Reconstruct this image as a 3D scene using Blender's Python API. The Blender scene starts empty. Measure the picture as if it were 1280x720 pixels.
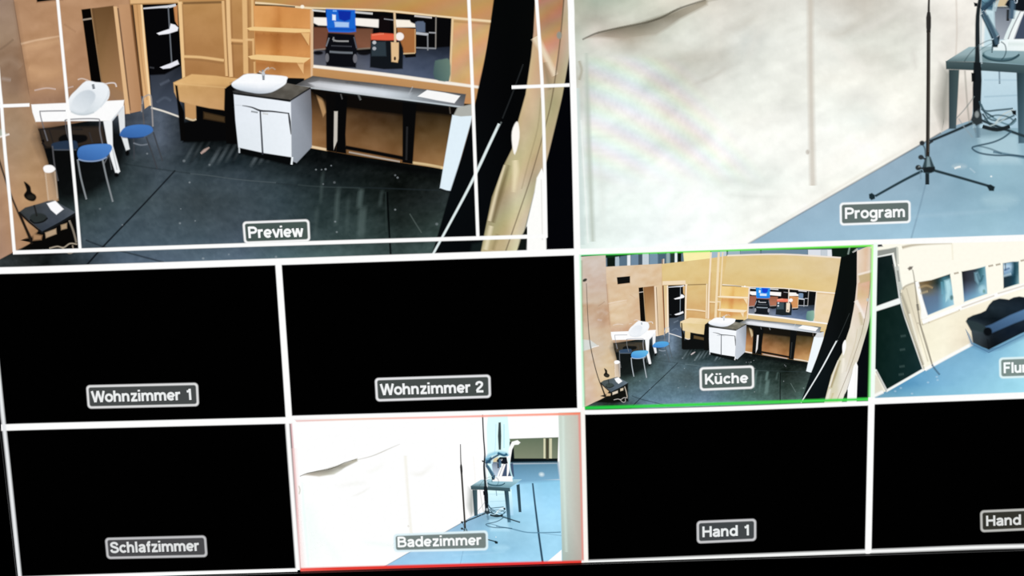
import bpy, math, random
from mathutils import Matrix, Vector
from mathutils.geometry import tessellate_polygon

# ------------------------------------------------------------------ camera, world, exposure
sc = bpy.context.scene
COL = sc.collection
sc.view_settings.view_transform = 'Standard'
sc.view_settings.look = 'None'
sc.view_settings.exposure = 0.0
sc.view_settings.gamma = 1.0
sc.view_settings.use_curve_mapping = False
sc.cycles.transparent_max_bounces = 64

# the monitor: a 16:9 screen, four cells wide and four cells high; u runs 0..4 to the right,
# v runs -2..2 downwards; the screen stands upright in the X-Z plane and faces -Y
CW = 0.3045
CH = CW * 9 / 16
ZC = 1.45
FPX = 2127.1
RA, RB, RC = 0.2506229, 0.0082983, -0.0326053
T = Vector((0.06600579, -0.03740445, 1.74259187))
R = Matrix.Rotation(RC, 3, 'Z') @ Matrix.Rotation(RB, 3, 'Y') @ Matrix.Rotation(RA, 3, 'X')
RT = R.transposed()


def S2W(x, y, z):               # screen metres (right, down, away from the viewer) -> world
    return Vector((x, z, ZC - y))


cam_d = bpy.data.cameras.new('camera')
cam = bpy.data.objects.new('camera', cam_d)
COL.objects.link(cam)
cam_d.sensor_width = 36.0
cam_d.lens = FPX / 1280 * 36.0
cam_d.clip_start = 0.05
cpos = RT @ (-T)
ax = [S2W(*R[0]) - S2W(0, 0, 0), -(S2W(*R[1]) - S2W(0, 0, 0)), -(S2W(*R[2]) - S2W(0, 0, 0))]
m = Matrix.Identity(4)
for i in range(3):
    for j in range(3):
        m[j][i] = ax[i][j]
m.translation = S2W(*cpos)
cam.matrix_world = m
sc.camera = cam

world = bpy.data.worlds.new('dark_room')
sc.world = world
world.use_nodes = True
bg = world.node_tree.nodes.get('Background') or world.node_tree.nodes.new('ShaderNodeBackground')
bg.inputs[0].default_value = (0.6, 0.7, 1.0, 1)
bg.inputs[1].default_value = 0.002


# ------------------------------------------------------------------ materials
def pbr(name, col, rough=0.5, spec=0.3):
    mt = bpy.data.materials.new(name)
    mt.use_nodes = True
    nt = mt.node_tree
    b = nt.nodes['Principled BSDF']
    n = nt.nodes.new('ShaderNodeTexNoise')
    n.inputs['Scale'].default_value = 60
    r = nt.nodes.new('ShaderNodeMapRange')
    r.inputs['To Min'].default_value = rough - 0.05
    r.inputs['To Max'].default_value = rough + 0.05
    nt.links.new(n.outputs['Fac'], r.inputs['Value'])
    nt.links.new(r.outputs['Result'], b.inputs['Roughness'])
    b.inputs['Base Color'].default_value = (*col, 1)
    b.inputs['Specular IOR Level'].default_value = spec
    return mt


def lit_pixels():               # what the display panel shows: it gives off light, it is not lit
    mt = bpy.data.materials.new('lit_display_pixels')
    mt.use_nodes = True
    nt = mt.node_tree
    nt.nodes.clear()
    out = nt.nodes.new('ShaderNodeOutputMaterial')
    at = nt.nodes.new('ShaderNodeAttribute')
    at.attribute_name = 'pixel'
    tc = nt.nodes.new('ShaderNodeTexCoord')
    n = nt.nodes.new('ShaderNodeTexNoise')
    n.inputs['Scale'].default_value = 260
    n.inputs['Detail'].default_value = 2
    mr = nt.nodes.new('ShaderNodeMapRange')
    mr.inputs['From Min'].default_value = 0.3
    mr.inputs['From Max'].default_value = 0.7
    mr.inputs['To Min'].default_value = 0.992
    mr.inputs['To Max'].default_value = 1.018
    mx = nt.nodes.new('ShaderNodeMix')
    mx.data_type = 'RGBA'
    mx.blend_type = 'MULTIPLY'
    mx.inputs[0].default_value = 1
    em = nt.nodes.new('ShaderNodeEmission')
    tr = nt.nodes.new('ShaderNodeBsdfTransparent')
    ms = nt.nodes.new('ShaderNodeMixShader')
    L = nt.links.new
    L(tc.outputs['Object'], n.inputs['Vector'])
    L(n.outputs['Fac'], mr.inputs['Value'])
    L(at.outputs['Color'], mx.inputs[6])
    L(mr.outputs['Result'], mx.inputs[7])
    L(mx.outputs[2], em.inputs['Color'])
    L(at.outputs['Alpha'], ms.inputs[0])
    L(tr.outputs[0], ms.inputs[1])
    L(em.outputs[0], ms.inputs[2])
    L(ms.outputs[0], out.inputs[0])
    return mt


M_PIX = lit_pixels()
M_CASE = pbr('black_plastic', (0.006, 0.006, 0.007), 0.45)
M_WALL = pbr('dark_wall_paint', (0.05, 0.05, 0.055), 0.8)
M_STEEL = pbr('dark_steel', (0.03, 0.03, 0.03), 0.4)


# ------------------------------------------------------------------ photo coordinates -> screen cells
def cell(x, y):
    d = RT @ Vector(((x - 640) / FPX, (y - 360) / FPX, 1.0))
    c = RT @ T
    s = c.z / d.z
    return ((d.x * s - c.x) / CW + 2.0, (d.y * s - c.y) / CH)


PXU = 1 / 365.0                 # one photo pixel in cells, across and down
PXV = 1 / 194.0


def lin(c):
    c = max(0.0, min(1.0, c / 255.0))
    return c / 12.92 if c <= 0.04045 else ((c + 0.055) / 1.055) ** 2.4


# ------------------------------------------------------------------ 2-D drawing kit (works in photo pixels)
SOFT = 1.45                     # how soft the panel and its camera signal draw every edge


class Art:
    """shapes of one depicted thing; each shape is a list of triangles of (x, y, colour, alpha)"""
    def __init__(s, name, label=None):
        s.name, s.label, s.shapes = name, label, []

    def poly(s, pts, col, f=1.2, a=1.0, sm=0, fine=None):
        pts = [tuple(map(float, p)) for p in pts]
        if sm:
            pts = smooth(pts, sm)
        f = f * SOFT
        area = sum(p[0] * q[1] - q[0] * p[1] for p, q in zip(pts, pts[1:] + pts[:1]))
        if area < 0:
            pts = pts[::-1]
        cf = col if callable(col) else (lambda x, y: col)
        tris = []
        inn = offset(pts, -f / 2) if f else pts
        outp = offset(pts, f / 2) if f else pts
        for t in tessellate_polygon([[Vector((p[0], p[1], 0)) for p in inn]]):
            tri = [inn[i] for i in t]
            for q in (refine(tri, fine) if fine else [tri]):
                tris.append([(p[0], p[1], cf(*p), a) for p in q])
        if f:
            n = len(pts)
            for i in range(n):
                j = (i + 1) % n
                q = [(*inn[i], cf(*inn[i]), a), (*inn[j], cf(*inn[j]), a),
                     (*outp[j], cf(*outp[j]), 0.0), (*outp[i], cf(*outp[i]), 0.0)]
                tris += [[q[0], q[1], q[2]], [q[0], q[2], q[3]]]
        s.shapes.append(tris)
        return s

    def line(s, pts, w, col, f=1.1, a=1.0, sm=None, fade=0):
        pts = [tuple(map(float, p)) for p in pts]
        f = f * SOFT
        if sm is None:
            sm = 4 if len(pts) > 2 else 0
        if sm:
            pts = smooth(pts, sm, closed=False)
        n = len(pts)
        ws = w if isinstance(w, (list, tuple)) else [w, w]
        cf = col if callable(col) else (lambda x, y: col)
        rows = []
        for i, p in enumerate(pts):
            q0, q1 = pts[max(0, i - 1)], pts[min(n - 1, i + 1)]
            dx, dy = q1[0] - q0[0], q1[1] - q0[1]
            l = math.hypot(dx, dy) or 1
            nx, ny = -dy / l, dx / l
            k = i / max(1, n - 1)
            kk = k * (len(ws) - 1)
            i0 = min(int(kk), len(ws) - 2)
            ww = ws[i0] + (ws[i0 + 1] - ws[i0]) * (kk - i0)
            al = a * min(1.0, ww / f if f else 1)
            if fade:
                al *= min(1, min(k, 1 - k) * 2 / fade)
            hi = max(0.0, ww / 2 - f / 2)
            ho = ww / 2 + f / 2
            rows.append([(p[0] + nx * d, p[1] + ny * d, cf(*p), aa)
                         for d, aa in ((-ho, 0.0), (-hi, al), (hi, al), (ho, 0.0))])
        tris = []
        for r0, r1 in zip(rows, rows[1:]):
            for k in range(3):
                tris += [[r0[k], r0[k + 1], r1[k + 1]], [r0[k], r1[k + 1], r1[k]]]
        s.shapes.append(tris)
        return s

    def dot(s, x, y, rx, ry, col, f=1.0, a=1.0, rot=0.0, n=20):
        c, q = math.cos(rot), math.sin(rot)
        return s.poly([(x + rx * math.cos(t) * c - ry * math.sin(t) * q, y + rx * math.cos(t) * q + ry * math.sin(t) * c)
                       for t in (2 * math.pi * i / n for i in range(n))], col, min(f, rx, ry), a)


def smooth(pts, k, closed=True):
    out, n = [], len(pts)
    for i in range(n if closed else n - 1):
        if closed:
            p0, p1, p2, p3 = pts[i - 1], pts[i], pts[(i + 1) % n], pts[(i + 2) % n]
        else:
            p0, p1, p2, p3 = pts[max(0, i - 1)], pts[i], pts[i + 1], pts[min(n - 1, i + 2)]
        for j in range(k):
            t = j / k
            out.append(tuple(0.5 * (2 * p1[c] + (p2[c] - p0[c]) * t + (2 * p0[c] - 5 * p1[c] + 4 * p2[c] - p3[c]) * t * t
                                    + (3 * p1[c] - p0[c] - 3 * p2[c] + p3[c]) * t ** 3) for c in (0, 1)))
    if not closed:
        out.append(pts[-1])
    return out


def offset(pts, d):
    n, out = len(pts), []
    for i in range(n):
        p0, p1, p2 = pts[i - 1], pts[i], pts[(i + 1) % n]
        def nrm(a, b):
            l = math.hypot(b[0] - a[0], b[1] - a[1]) or 1
            return ((b[1] - a[1]) / l, -(b[0] - a[0]) / l)
        a, b = nrm(p0, p1), nrm(p1, p2)
        mx, my = a[0] + b[0], a[1] + b[1]
        q = mx * mx + my * my
        k = 2 / q if q > 1e-3 else 1
        k = min(k, 1.6)
        out.append((p1[0] + mx * k * d, p1[1] + my * k * d))
    return out


def refine(tri, mx):
    stack, out = [tri], []
    while stack:
        t = stack.pop()
        e = [(math.dist(t[i], t[(i + 1) % 3]), i) for i in range(3)]
        l, i = max(e)
        if l <= mx:
            out.append(t)
            continue
        a, b, c = t[i], t[(i + 1) % 3], t[(i + 2) % 3]
        mid = ((a[0] + b[0]) / 2, (a[1] + b[1]) / 2)
        stack += [[a, mid, c], [mid, b, c]]
    return out


def grid_col(xs, ys, rows):
    def f(x, y):
        def loc(v, arr):
            if v <= arr[0]:
                return 0, 0.0
            for i in range(len(arr) - 1):
                if v <= arr[i + 1]:
                    return i, (v - arr[i]) / (arr[i + 1] - arr[i])
            return len(arr) - 2, 1.0
        i, a = loc(x, xs)
        j, b = loc(y, ys)
        c = []
        for k in range(3):
            t = rows[j][i][k] * (1 - a) + rows[j][i + 1][k] * a
            u = rows[j + 1][i][k] * (1 - a) + rows[j + 1][i + 1][k] * a
            c.append(t * (1 - b) + u * b)
        return tuple(c)
    return f


_rt = [[random.Random(7 + i * 131 + j * 977).random() for i in range(64)] for j in range(64)]


def shift(cf, r, g, b):
    def f(x, y):
        c = cf(x, y)
        return (c[0] + r, c[1] + g, c[2] + b)
    return f


def vnoise(x, y):
    i, j = math.floor(x), math.floor(y)
    a, b = x - i, y - j
    a, b = a * a * (3 - 2 * a), b * b * (3 - 2 * b)
    g = lambda p, q: _rt[q % 64][p % 64]
    return (g(i, j) * (1 - a) + g(i + 1, j) * a) * (1 - b) + (g(i, j + 1) * (1 - a) + g(i + 1, j + 1) * a) * b - 0.5


def noisy(cf, amp, sx, sy, skew=0.0, tint=(1, 1, 1)):
    base = cf if callable(cf) else (lambda x, y: cf)
    def f(x, y):
        c = base(x, y)
        xx = x + skew * y
        n = (vnoise(xx / sx, y / sy) + 0.5 * vnoise(2.1 * xx / sx + 9, 2.1 * y / sy + 5)) * amp
        return tuple(c[k] + n * tint[k] for k in range(3))
    return f


# ------------------------------------------------------------------ panes and their contents
LAYER = 4e-6


def clip_tri(tri, box):
    """clips a triangle of (u, v, colour, alpha) to the box, keeps colours interpolated"""
    poly = tri
    for axis, lim, sgn in ((0, box[0], 1), (0, box[2], -1), (1, box[1], 1), (1, box[3], -1)):
        if all((p[axis] - lim) * sgn >= 0 for p in poly):
            continue
        out = []
        for p, q in zip(poly, poly[1:] + poly[:1]):
            dp, dq = (p[axis] - lim) * sgn, (q[axis] - lim) * sgn
            if dp >= 0:
                out.append(p)
            if (dp >= 0) != (dq >= 0):
                t = dp / (dp - dq)
                out.append((p[0] + (q[0] - p[0]) * t, p[1] + (q[1] - p[1]) * t,
                            tuple(p[2][k] + (q[2][k] - p[2][k]) * t for k in range(3)), p[3] + (q[3] - p[3]) * t))
        poly = out
        if len(poly) < 3:
            return []
    return [[poly[0], poly[i], poly[i + 1]] for i in range(1, len(poly) - 1)]


class Pane:
    def __init__(s, u0, v0, size):
        s.u0, s.v0, s.size, s.z, s.root = u0, v0, size, 0, None

    def box(s):
        return (s.u0, s.v0, s.u0 + s.size, s.v0 + s.size)

    def build(s, art, parent, src=None, tone=None, clip=True):
        """links one depicted thing as one mesh; src: the pane in whose photo pixels it was drawn"""
        verts, cols, faces = [], [], []
        for tris in art.shapes:
            s.z += 1
            zz = -(s.z * LAYER + 2e-5)
            cache = {}
            for tri in tris:
                t2 = []
                for x, y, c, a in tri:
                    key = (round(x, 4), round(y, 4))
                    if key not in cache:
                        u, v = cell(x, y)
                        if src is not None and src is not s:
                            u = s.u0 + (u - src.u0) / src.size * s.size
                            v = s.v0 + (v - src.v0) / src.size * s.size
                        cache[key] = (u, v)
                    u, v = cache[key]
                    t2.append((u, v, tone(c) if tone else c, a))
                for q in (clip_tri(t2, s.box()) if clip else [t2]):
                    b = len(verts)
                    for u, v, c, a in q:
                        verts.append(S2W((u - 2) * CW, v * CH, zz))
                        cols.append((lin(c[0]), lin(c[1]), lin(c[2]), max(0.0, min(1.0, a))))
                    faces.append((b, b + 1, b + 2))
        if not faces:
            return None
        me = bpy.data.meshes.new(art.name)
        o = bpy.data.objects.new(art.name, me)
        ctr = Vector((0, 0, 0))
        for v in verts:
            ctr += v
        ctr /= len(verts)
        me.from_pydata([v - ctr for v in verts], [], faces)
        at = me.color_attributes.new('pixel', 'FLOAT_COLOR', 'POINT')
        at.data.foreach_set('color', [k for c in cols for k in c])
        me.materials.append(M_PIX)
        COL.objects.link(o)
        o.parent = parent
        o.location = ctr - (parent.matrix_world.translation if parent else Vector((0, 0, 0)))
        if art.label:
            o['label'] = art.label
        bpy.context.view_layer.update()
        return o


def mesh_obj(name, boxes, mat, parent=None, bevel=0.0):
    import bmesh
    bm = bmesh.new()
    for (x0, y0, z0, x1, y1, z1) in boxes:
        r = bmesh.ops.create_cube(bm, size=1)
        for v in r['verts']:
            v.co = Vector(((x0 + x1) / 2 + v.co.x * (x1 - x0), (y0 + y1) / 2 + v.co.y * (y1 - y0), (z0 + z1) / 2 + v.co.z * (z1 - z0)))
    if bevel:
        bmesh.ops.bevel(bm, geom=bm.edges[:], offset=bevel, segments=2, affect='EDGES')
    me = bpy.data.meshes.new(name)
    bm.to_mesh(me)
    bm.free()
    o = bpy.data.objects.new(name, me)
    COL.objects.link(o)
    me.materials.append(mat)
    if parent:
        o.parent = parent
        o.matrix_parent_inverse = parent.matrix_world.inverted()
    return o


# ------------------------------------------------------------------ the room's wall and the monitor body
w = mesh_obj('wall_back', [(-3, 0.16, 0, 3, 0.30, 3.2)], M_WALL)
w['kind'] = 'structure'

HW, HH, BZ = 2 * CW, 2 * CH, 0.014
mon = bpy.data.objects.new('multiview_monitor', None)
COL.objects.link(mon)
mon.location = (0, 0, ZC)
mon.empty_display_size = 0.2
mon['label'] = 'large flat monitor showing a multiview of eight camera panes with white dividers and name tags'
mon['category'] = 'monitor'
bpy.context.view_layer.update()
z0, z1 = ZC - HH, ZC + HH
mesh_obj('casing', [(-HW - BZ, 0.001, z0 - BZ, HW + BZ, 0.045, z1 + BZ), (-HW * 0.7, 0.045, z0 + 0.06, HW * 0.7, 0.075, z1 - 0.06)], M_CASE, mon, 0.003)
mesh_obj('bezel', [(-HW - BZ, -0.006, z0 - BZ, HW + BZ, 0.001, z0 - 0.0005), (-HW - BZ, -0.006, z1 + 0.0005, HW + BZ, 0.001, z1 + BZ),
                   (-HW - BZ, -0.006, z0 - 0.0005, -HW - 0.0005, 0.001, z1 + 0.0005), (HW + 0.0005, -0.006, z0 - 0.0005, HW + BZ, 0.001, z1 + 0.0005)], M_CASE, mon)
mesh_obj('wall_bracket', [(-0.22, 0.075, ZC - 0.2, -0.18, 0.155, ZC + 0.2), (0.18, 0.075, ZC - 0.2, 0.22, 0.155, ZC + 0.2),
                          (-0.3, 0.15, ZC - 0.12, 0.3, 0.16, ZC - 0.06), (-0.3, 0.15, ZC + 0.06, 0.3, 0.16, ZC + 0.12)], M_STEEL, mon)

P_PRE, P_PRO = Pane(0, -2, 2), Pane(2, -2, 2)
P_W1, P_W2, P_KU, P_FL = Pane(0, 0, 1), Pane(1, 0, 1), Pane(2, 0, 1), Pane(3, 0, 1)
P_SC, P_BA, P_H1, P_H2 = Pane(0, 1, 1), Pane(1, 1, 1), Pane(2, 1, 1), Pane(3, 1, 1)


def rmap(src, dst):
    """photo pixel in a small pane -> photo pixel at the same spot of the picture in a large pane"""
    def f(pts):
        out = []
        for x, y in pts:
            u, v = cell(x, y)
            u = dst.u0 + (u - src.u0) / src.size * dst.size
            v = dst.v0 + (v - src.v0) / src.size * dst.size
            c = R @ Vector(((u - 2) * CW, v * CH, 0)) + T
            out.append((640 + FPX * c.x / c.z, 360 + FPX * c.y / c.z))
        return out
    return f


# ------------------------------------------------------------------ the kitchen set (Preview pane; the same camera fills the small kitchen pane)
k2 = rmap(P_KU, P_PRE)


def kitchen(ripple):
    """draws the kitchen set; ripple: with the colour moire the large pane shows"""
    KIT = []


    def K(name, label=None):
        a = Art(name, label)
        KIT.append(a)
        return a


    floor_c = noisy(grid_col([0, 60, 105, 150, 200, 250, 300, 350, 400, 450, 500, 560], [150, 175, 200, 225, 250, 275, 300, 325], [
        [(20, 20, 20), (14, 14, 15), (14, 17, 19), (50, 56, 66), (82, 92, 108), (6, 8, 9), (4, 5, 6), (4, 5, 6), (4, 4, 5), (4, 4, 5), (4, 4, 5), (4, 4, 6)],
        [(26, 26, 26), (12, 12, 13), (12, 15, 16), (38, 46, 54), (84, 94, 110), (10, 14, 16), (6, 8, 10), (6, 8, 9), (4, 5, 6), (4, 4, 5), (5, 6, 6), (5, 7, 8)],
        [(26, 26, 26), (10, 10, 10), (12, 15, 15), (42, 52, 56), (62, 72, 82), (34, 44, 50), (26, 36, 42), (16, 22, 25), (6, 8, 10), (8, 11, 12), (6, 8, 8), (8, 10, 10)],
        [(24, 26, 26), (12, 14, 14), (22, 30, 30), (48, 60, 65), (62, 74, 84), (56, 68, 76), (58, 70, 80), (44, 56, 62), (22, 30, 33), (18, 24, 25), (10, 13, 12), (16, 20, 20)],
        [(24, 26, 26), (24, 30, 30), (44, 56, 58), (60, 74, 80), (64, 76, 84), (54, 64, 70), (58, 70, 78), (52, 66, 74), (34, 46, 48), (28, 38, 38), (14, 18, 17), (40, 48, 50)],
        [(24, 26, 26), (36, 44, 46), (56, 70, 76), (64, 78, 88), (64, 78, 88), (60, 72, 80), (62, 74, 84), (56, 70, 78), (40, 54, 56), (44, 58, 58), (26, 34, 33), (46, 58, 56)],
        [(22, 26, 27), (12, 14, 14), (66, 80, 90), (66, 82, 94), (70, 86, 98), (68, 84, 96), (72, 86, 100), (62, 78, 86), (54, 70, 72), (52, 68, 68), (40, 52, 51), (58, 76, 74)],
        [(48, 54, 56), (18, 22, 22), (46, 56, 64), (76, 92, 110), (84, 100, 118), (86, 104, 120), (88, 106, 124), (80, 104, 112), (80, 104, 106), (68, 88, 88), (58, 76, 75), (66, 88, 86)]]),
        9, 14, 7, 0.0, (0.9, 1, 1.05))

    back = Art('camera_pane')
    back.poly([(-90, -100), (730, -140), (730, 330), (-40, 350)], (12, 15, 17), 0)
    back.poly([(-40, 120), (620, 120), (580, 330), (-40, 350)], shift(noisy(noisy(floor_c, 9, 5, 4, .4), 6, 2.6, 2.2), 5, 6, 5), 0, fine=5)
    back.line([(219, 213), (180, 255), (132, 305), (106, 334)], [1.6, 2.2], (12, 16, 22), 1.2)
    back.line([(155, 205), (196, 211), (240, 217), (300, 224), (371, 231.5), (420, 233), (470, 235), (550, 238)], [1.2, 1.2], (38, 47, 51), 1.3, 0.8)
    back.line([(238, 217), (262, 219.5), (300, 224.5), (345, 228.5)], 0.9, (110, 124, 130), 1.2, 0.6)
    back.line([(372, 231), (402, 233.5), (450, 235)], 0.9, (74, 88, 88), 1.2, 0.6)
    back.line([(107, 300), (131, 309), (160, 316), (205, 328)], 1.7, (24, 32, 38), 1.4, 0.85)
    back.line([(484, 240), (486, 280), (488.5, 320)], 2.2, (5, 7, 8), 1.2)
    back.line([(482, 240), (483, 290)], 1.2, (60, 74, 72), 1.5, 0.5)
    for x, y0, y1, wd, al in ((404, 212, 256, 2.6, .35), (423, 232, 285, 5, .35), (452, 234, 262, 6, .45), (454, 255, 300, 9, .4), (436, 240, 300, 4, .15), (397, 255, 300, 4, .2), (478, 236, 260, 3, .3)):
        back.line([(x, y0), (x - 2, (y0 + y1) / 2), (x - 3, y1)], wd, (98, 116, 114), 3, al, fade=.5)
    for i in range(22):
        x, q = 228 + i * 5.2, (i * 7) % 5
        back.line([(x + 12, 170 + q * 3), (x + 3, 186 + q * 3), (x - 4, 200 + q * 2.4)], 1.6 + q * .5, (118, 130, 136) if i % 2 else (4, 5, 6), 2.4, .16 + .07 * q, fade=.9)
    back.line([(512, 267), (520, 280), (527, 291)], 1, (110, 124, 120), 1.2, .6)
    for x, y, r, al in ((395, 212, .9, .9), (402, 212, .8, .8), (407, 211.5, 1.1, 1), (414, 207, .8, .9), (404, 230, .9, .6), (418, 228, 1.4, .4), (419, 277, 1, .9), (421, 290, 1, .8),
                        (494, 262, 1, .9), (497, 222, 1.1, .8), (494, 219, 1, .6), (237, 228, 1, .9), (225, 279, 1.1, .8), (226, 261, .8, .6), (244, 276, .8, .7), (230, 201, 1.6, .5),
                        (254, 323, 1.3, .8), (286, 318, 1, .6), (345, 321, 1.3, .7), (546, 280, 1.6, .5), (153, 281, .9, .6), (125, 261, 1.2, .4), (184, 192, 1, .7), (262, 206, 1.2, .5)):
        back.dot(x, y, r * 1.1, r, (186, 196, 202), 1.0, al * .42)
    back.line([(251, 192), (256, 188), (262, 184)], [2, 3.5, 1], (186, 160, 150), 1.3, .9)

    # the hall seen above the papered walls
    a = K('rig_bars', 'grey rigging bars in the hall above the paper wall')
    a.poly(k2([(720, 321), (1092, 309), (1090, 332), (900, 336), (722, 340)]), (74, 88, 100), 0)
    a.poly(k2([(758.5, 318), (783, 317), (769, 326), (769, 333), (759, 333.5)]), (8, 14, 12), 2)
    for x0, x1, c in ((769, 774, (128, 140, 150)), (775, 783, (70, 84, 98)), (784, 788, (205, 214, 218)), (789, 798, (86, 100, 116)), (798, 803, (52, 62, 74)),
                      (803, 811, (150, 164, 174)), (812, 822, (92, 108, 124)), (823, 832, (60, 76, 90)), (833, 837, (110, 122, 124)), (838, 843, (26, 36, 34)),
                      (843.5, 846.5, (214, 226, 218)), (847, 851.5, (8, 14, 8)), (889, 900, (120, 136, 152)), (900, 908, (148, 158, 166)), (910, 925, (118, 132, 142)),
                      (925.6, 950, (96, 110, 122)), (952, 1009, (88, 102, 116)), (1010, 1026, (186, 192, 198)), (1026, 1034, (150, 158, 164)), (1034, 1040, (205, 210, 212))):
        a.poly(k2([(x0, 312), (x1, 312), (x1, 334), (x0, 335)]), c, 1.5)
    a.poly(k2([(720, 317), (800, 313), (800, 317), (763, 322), (720, 323)]), (10, 34, 16), 2)
    a.poly(k2([(1039, 306), (1072, 305), (1070, 330), (1050, 330), (1040, 320)]), (9, 18, 14), 2)
    a.line(k2([(1062, 309), (1060, 318)]), 4, (120, 134, 126), 2, .6)
    a.line(k2([(1072, 311), (1066, 316)]), 5, (190, 190, 170), 3, .7)
    a = K('yellow_panel', 'yellow panel above the door wall')
    a.poly(k2([(853.5, 312), (888, 311), (888, 324), (855, 327)]), (244, 222, 118), 1.5)

    # papered walls
    wall_c = shift(noisy(grid_col([16, 60, 100, 165], [-40, 20, 60, 100, 125, 170], [
        [(196, 154, 116), (196, 154, 116), (196, 152, 112), (196, 150, 108)],
        [(190, 148, 110), (196, 152, 112), (194, 150, 110), (190, 146, 106)],
        [(192, 148, 108), (198, 154, 112), (188, 144, 106), (184, 140, 102)],
        [(196, 152, 110), (200, 156, 114), (190, 146, 108), (186, 144, 104)],
        [(170, 130, 98), (166, 128, 98), (160, 124, 94), (176, 136, 100)],
        [(182, 142, 106), (176, 136, 102), (150, 116, 88), (190, 146, 106)]]), 16, 16, 11, .5), -8, -7, -3)
    a = K('paper_wall', 'brown paper covered stage wall with a small black slot and a narrow door gap')
    a.poly(k2([(756, 333.5), (790, 331.5), (827, 329.5), (828, 345)]) + [(163, 5), (178, 138), (155, 143), (48, 162), (40, 150), (36, 115), (17, 0)], wall_c, 1.2, fine=9)
    a.line([(26, 55), (44, 50.5), (58, 48), (75, 45)], [2, 1.6, 1.8, 1], (240, 206, 170), 1.8, .85)
    a.line([(28, 60), (50, 56), (74, 51)], 6, (214, 172, 130), 5, .5)
    a.line([(80, 30), (95, 40)], 1.6, (150, 110, 80), 2, .6)
    a.line([(32, 80), (52, 66), (74, 56)], 5, (168, 124, 88), 5, .35)
    a.line([(36, 85), (60, 92), (80, 86)], 8, (216, 172, 128), 7, .4)
    a.line([(43, 113), (58, 110), (70, 111.5)], 1.2, (236, 224, 224), 1.4, .7)
    a.line([(84, 110), (92, 108)], 1.2, (226, 214, 214), 1.2, .6)
    a.poly(k2([(771, 346.5), (787.5, 345), (787.5, 353.5), (772, 355.3)]), (10, 9, 9), 1.2)
    a.line(k2([(771.5, 355.6), (788, 354)]), 1.2, (150, 110, 80), 1.2, .8)
    # narrow door gap
    a.poly([(102, 12), (142, 7), (158, 135), (128, 107), (114.5, 103)], grid_col([115, 150], [8, 20, 105], [[(96, 68, 40), (110, 78, 46)], [(140, 104, 66), (158, 120, 80)], [(150, 114, 74), (176, 132, 92)]]), 1.2)
    a.poly([(102, 12), (113.3, 10.5), (128, 104), (114, 102)], (8, 6, 5), 1)
    a.line([(113.8, 10), (120.5, 58), (127.2, 103)], 0.9, (176, 140, 100), 1)
    a.line([(116.5, 10), (122.5, 55)], 1.4, (96, 70, 44), 1.4, .6)
    a.line([(103.4, 24.8), (114.8, 23)], 1.9, (164, 150, 134), 1)
    a.poly([(128, 105), (158, 116), (160, 136), (135, 122)], (152, 120, 92), 3, .6)

    a = K('paper_wall', 'greyer paper wall at the left edge of the kitchen set')
    a.poly(k2([(720, 321.2), (757, 318.6)]) + [(17, 0), (27, 60), (36, 115), (48, 161), (60, 202), (73, 250), (60, 266), (40, 303), (26, 311), (16, 315.5), (0, 324), (-40, 345), (-100, 345)],
           noisy(grid_col([-60, 0, 20, 36, 60], [-60, 0, 50, 60, 110, 130, 170, 250, 320], [
               [(168, 146, 128), (166, 144, 126), (164, 138, 116), (170, 134, 104), (176, 138, 104)],
               [(160, 136, 118), (158, 132, 114), (160, 134, 114), (168, 130, 100), (176, 138, 104)],
               [(164, 138, 116), (164, 138, 114), (164, 136, 112), (166, 128, 98), (176, 138, 104)],
               [(150, 122, 98), (148, 120, 96), (142, 112, 88), (160, 124, 94), (176, 138, 104)],
               [(156, 128, 104), (158, 130, 108), (140, 112, 90), (158, 122, 94), (176, 138, 104)],
               [(168, 138, 110), (167, 137, 109), (164, 134, 106), (168, 134, 104), (176, 138, 105)],
               [(170, 142, 116), (168, 141, 115), (166, 140, 114), (170, 140, 110), (174, 138, 104)],
               [(182, 144, 116), (180, 142, 112), (186, 146, 108), (188, 148, 106), (176, 138, 100)],
               [(176, 144, 124), (170, 136, 114), (178, 138, 108), (170, 130, 96), (150, 118, 88)]]), 12, 14, 10, .6), 1.2, fine=9)
    a.line([(18, 2), (28, 62), (36, 112)], 4, (136, 102, 76), 4, .5)
    a.line([(0, 62), (10, 55), (17, 49)], 1.6, (106, 84, 66), 2, .7)
    a.line([(0, 80), (12, 74), (26, 84)], 7, (174, 148, 126), 6, .4)
    a.line([(2, 98), (14, 100)], 3, (190, 176, 168), 3, .5)
    a.line([(44, 166), (56, 206), (66, 246)], 3, (206, 164, 122), 3, .5)
    a.poly(k2([(727, 431), (727, 424), (738, 425), (747, 431.5), (738, 436), (728, 439)]), (178, 190, 176), 2, .8)
    a.line([(-6, 172.5), (4, 170), (12, 167.5)], 2, (244, 236, 230), 1.4)
    a = K('mic_stand', 'thin dark stand leaning against the left paper wall')
    a.line(k2([(733, 354), (735, 400), (738, 432), (747, 470), (757.5, 496)]), [1.4, 2.6], (44, 36, 32), 1.4)
    a.dot(*k2([(731, 350)])[0], 6, 4, (44, 40, 36), 2, 1, -.5)

    a = K('door_frame', 'light timber posts between the two doorways')
    a.poly([(142, 8), (146.2, 8), (162.5, 142), (157.5, 142)], (226, 184, 136), 1)
    a.line([(157.5, -66), (163, 4)], 2, (150, 108, 68), 2, .8)
    a.line([(161, -67), (166, 4)], 3, (230, 190, 140), 1.4, .9)
    a.line([(147.5, 10), (155, 70), (163.5, 138)], 1.3, (66, 46, 28), 1.1)
    a.poly([(149, 6), (163, 5), (178, 138), (164, 141)], grid_col([150, 178], [0, 140], [[(196, 150, 110), (186, 140, 100)], [(204, 160, 122), (180, 134, 94)]]), 1)
    a.line([(163.5, 4), (170, 60), (178, 120)], 2.4, (120, 80, 46), 1.6)
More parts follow.
